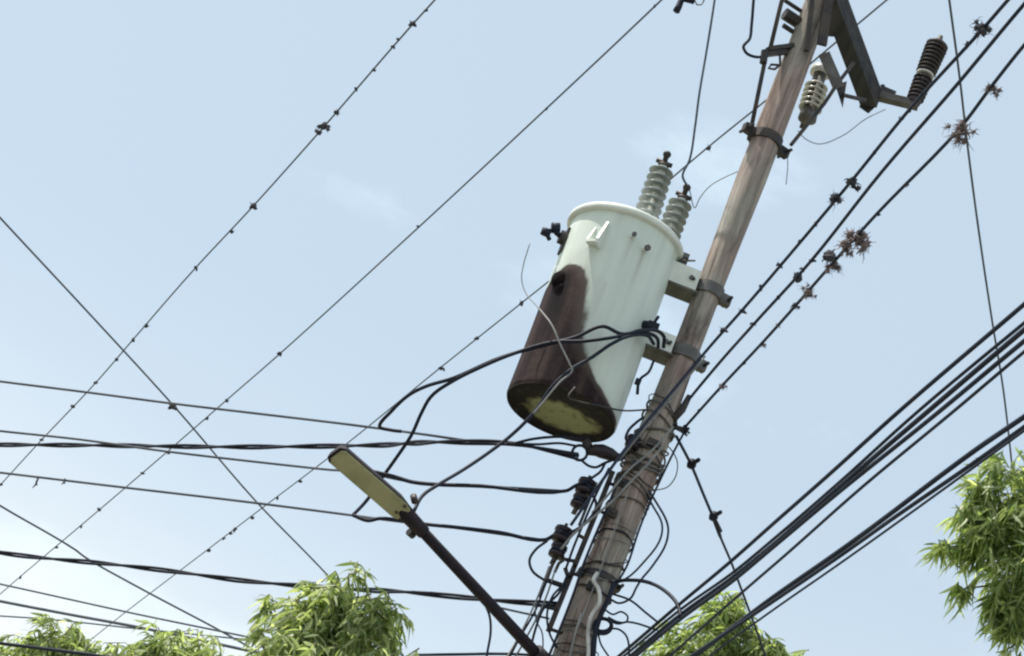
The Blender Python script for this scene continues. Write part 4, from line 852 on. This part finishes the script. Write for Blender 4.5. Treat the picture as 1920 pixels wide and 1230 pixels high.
def knot(x, y, z, s, lb):
    c = H(x, y, z); o = obj('air_plant', PMd[1], None, None, c); q = s * (c - CAM).dot(Fv) / FPX; o.scale = (q * 1.3, q, q); tag(o, lb, 'air plant')
knot(325, 762, 8.0, 9, 'dark clump where the slanting wire crosses the top left line')
for x, y, lb in ((71, 905, 'small dead sprig hanging from the thin line near the left edge'), (121, 907, 'shorter dead sprig right of the first on the same left line')):
    c = H(x, y - 8, 5.9); mb = MB(); L = 0.035 if x < 100 else 0.018
    mb.tube([c + Vector((0, 0, .004)), c + Vector((0.004, 0, -L)), c + Vector((-0.004, 0.003, -L * 1.6))], [0.006, 0.005, 0.002], 6); mb.tube([c + Vector((0, 0, -L * .6)), c + Vector((0.012, 0, -L))], 0.003, 5)
    tag(mb.build('dead_sprig', M['moss_dark'], None, True), lb, 'sprig')
# bird spike like thorns on the dark lines
for (x, y, z, lb) in [(1393, 583, RZ[0], 'dark thorny stub on the line nearest the pole, above the lower bracket'), (1358, 618, RZ[0] - .1, 'last dark stub on the line nearest the pole before it crosses the timber')]:
    knot(x, y, z, 7, lb)

# ------------------------------------------------------------------ trees
def tree(label, Y, lobes, base_px, seed, m, leaf_len=0.12, leaf_w=0.017, dens=1.0, group='trees beyond the wires'):
    R = random.Random(seed)
    cs = [(P(x, y, Y + d), r * 1.1, w) for x, y, r, d, w in lobes]
    bx = P(*base_px, Y); base = Vector((bx.x, bx.y, 0.0))
    t = empty('tree', base, label, 'tree', group)
    # trunk and limbs
    mb = MB(); top = min(c.z - r * 0.2 for c, r, w in cs); fork = Vector((base.x, base.y, max(1.2, top * 0.45)))
    mb.tube(spline([base - base, Vector((0.06, 0.03, fork.z * .5)), fork - base], 8), [0.11 - 0.045 * i / 16 for i in range(17)], 10)
    mb.build('trunk', M['bark'], t, True)
    lm = MB()
    tips = []
    main = max(cs, key=lambda q: q[1])[0]
    for c, r, w in cs:
        a = fork if c is main else main
        mid = a.lerp(c, 0.55) + Vector((R.uniform(-.06, .06), R.uniform(-.06, .06), 0.03 if a is main else 0.15))
        pts = spline([a - base, mid - base, c - base], 7); ra = 0.05 if c is main else 0.014
        lm.tube(pts, [ra * (1 - 0.7 * k_ / (len(pts) - 1)) for k_ in range(len(pts))], 7)
    lv, lf = [], []
    def leaf(p, d, L, W, curl):
        d = d.normalized(); s = d.cross(Vector((R.gauss(0, 1), R.gauss(0, 1), R.gauss(0, 1))))
        if s.length < 1e-4: return
        s.normalize(); nrm = s.cross(d)
        b = len(lv); ws = (0.4, 0.95, 1.0, 0.7, 0.0)
        for k in range(5):
            u = k / 4; c = p + d * (L * (u - 0.18 * abs(curl) * u * u)) + s * (curl * 0.55 * L * u * u) + nrm * (0.2 * curl * L * u * u) + Vector((0, 0, -0.38 * L * u * u))
            if k < 4:
                lv.append(c - s * (W * ws[k] / 2) + nrm * 0.12 * W); lv.append(c + s * (W * ws[k] / 2) + nrm * 0.12 * W)
            else: lv.append(c)
        lf.extend([(b, b + 1, b + 3, b + 2), (b + 2, b + 3, b + 5, b + 4), (b + 4, b + 5, b + 7, b + 6), (b + 6, b + 7, b + 8)])
    tm = MB()
    for c, r, w in cs:
        n_tw = int(w * dens * 1.25)
        for k in range(n_tw):
            d = Vector((R.gauss(0, 1), R.gauss(0, 1), R.gauss(0, 1))).normalized()
            rad = r * (R.random() ** 0.42) * (1.0 if R.random() < .88 else R.uniform(1.05, 1.25))
            e = c + Vector((d.x * rad, d.y * rad, d.z * rad * 0.95))
            e += Vector((noise.noise(e * 6), noise.noise(e * 6 + Vector((9, 0, 0))), noise.noise(e * 6 + Vector((0, 9, 0))))) * r * 0.3
            if noise.noise(e * 4.5 + Vector((seed, 0, 0))) < -0.16: continue
            o_ = (e - c).normalized(); tw = (o_ * 0.9 + Vector((R.gauss(0, .4), R.gauss(0, .4), R.uniform(-.3, .5)))).normalized()
            Lt = R.uniform(0.14, 0.26) * min(1, r * 2.6 + 0.25)
            p0 = e - tw * Lt; p1 = e - tw * Lt * .4 + Vector((0, 0, .012)); p2 = e + Vector((0, 0, -0.04))
            v_, f_ = tube_geo([p0 - base, p1 - base, p2 - base], [0.003, 0.0022, 0.001], 4, False); tm.add(v_, f_)
            nl = R.randint(9, 15); sgn = 1
            for i in range(nl):
                u = (i + R.random()) / nl; p = p0.lerp(p1, u * 2) if u < .5 else p1.lerp(p2, u * 2 - 1)
                lat = tw.cross(Vector((0, 0, 1))); lat = lat.normalized() if lat.length > .05 else Vector((1, 0, 0)); sgn = -sgn
                dd = tw * 0.35 + o_ * 0.25 + lat * (0.45 * sgn) + Vector((R.gauss(0, .3), R.gauss(0, .3), R.gauss(0, .3) - 0.55))
                leaf(p - base, dd, leaf_len * R.uniform(.55, 1.35), leaf_w * R.uniform(.7, 1.25), R.uniform(-1.1, 1.1))
    lm.build('limbs', M['bark'], t, True)
    tm.build('twigs', M['twig'], t, True)['kind'] = 'stuff'
    cr = obj('crown', mesh('crown', lv, lf, True), m, t); cr['kind'] = 'stuff'
    return t
tree('bright yellow-green narrow-leaved tree rising in front of the wavy cable, left of the lamp arm', 9.55,
     [(650, 1130, .17, 0, 55), (620, 1230, .30, .05, 150), (715, 1170, .17, .05, 50), (575, 1160, .15, 0, 40), (535, 1235, .17, 0, 45), (740, 1230, .12, .05, 25), (560, 1420, .60, .1, 240), (470, 1180, .06, 0, 4), (500, 1130, .05, 0, 3), (655, 1075, .10, 0, 12)], (500, 1500), 11, M['leaf'], 0.070, 0.0122, 0.95)
tree('small yellow-green tree top in the bottom left corner under the dark cable', 13.0,
     [(105, 1205, .17, 0, 60), (40, 1240, .20, 0, 45), (145, 1245, .19, 0, 50), (40, 1400, .5, .1, 180)], (20, 1400), 12, M['leaf'], 0.075, 0.0138, 0.95)
tree('small yellow-green tree top second from the left edge, beside the taller one', 13.0,
     [(305, 1215, .16, 0, 55), (375, 1240, .18, 0, 45), (240, 1250, .16, 0, 40), (290, 1400, .5, .1, 180)], (270, 1400), 13, M['leaf'], 0.075, 0.0138, 0.95)
tree('green tree top under the cable bundles just right of the pole', 13.2,
     [(1365, 1170, .18, 0, 62), (1300, 1225, .22, 0, 80), (1425, 1225, .19, 0, 70), (1260, 1245, .15, 0, 40), (1340, 1400, .6, .1, 240), (1500, 1250, .10, 0, 16), (1365, 1135, .10, 0, 14), (1450, 1205, .10, 0, 18)], (1320, 1400), 14, M['leaf_deep'], 0.082, 0.0148, 0.95)
tree('tall green tree with drooping narrow leaves at the right edge', 12.6,
     [(1905, 945, .24, 0, 80), (1860, 1010, .19, 0, 58), (1930, 1080, .27, 0, 90), (1835, 930, .12, 0, 22), (1815, 960, .09, 0, 12), (1880, 1130, .10, 0, 14), (1905, 1180, .10, 0, 14), (1775, 1025, .06, 0, 5), (1800, 1105, .05, 0, 3), (2150, 1050, .62, .2, 260), (2080, 1350, .5, .1, 120), (1895, 1215, .08, 0, 9), (1900, 880, .13, 0, 28)], (2050, 1400), 15, M['leaf_deep'], 0.100, 0.0160, 1.15)
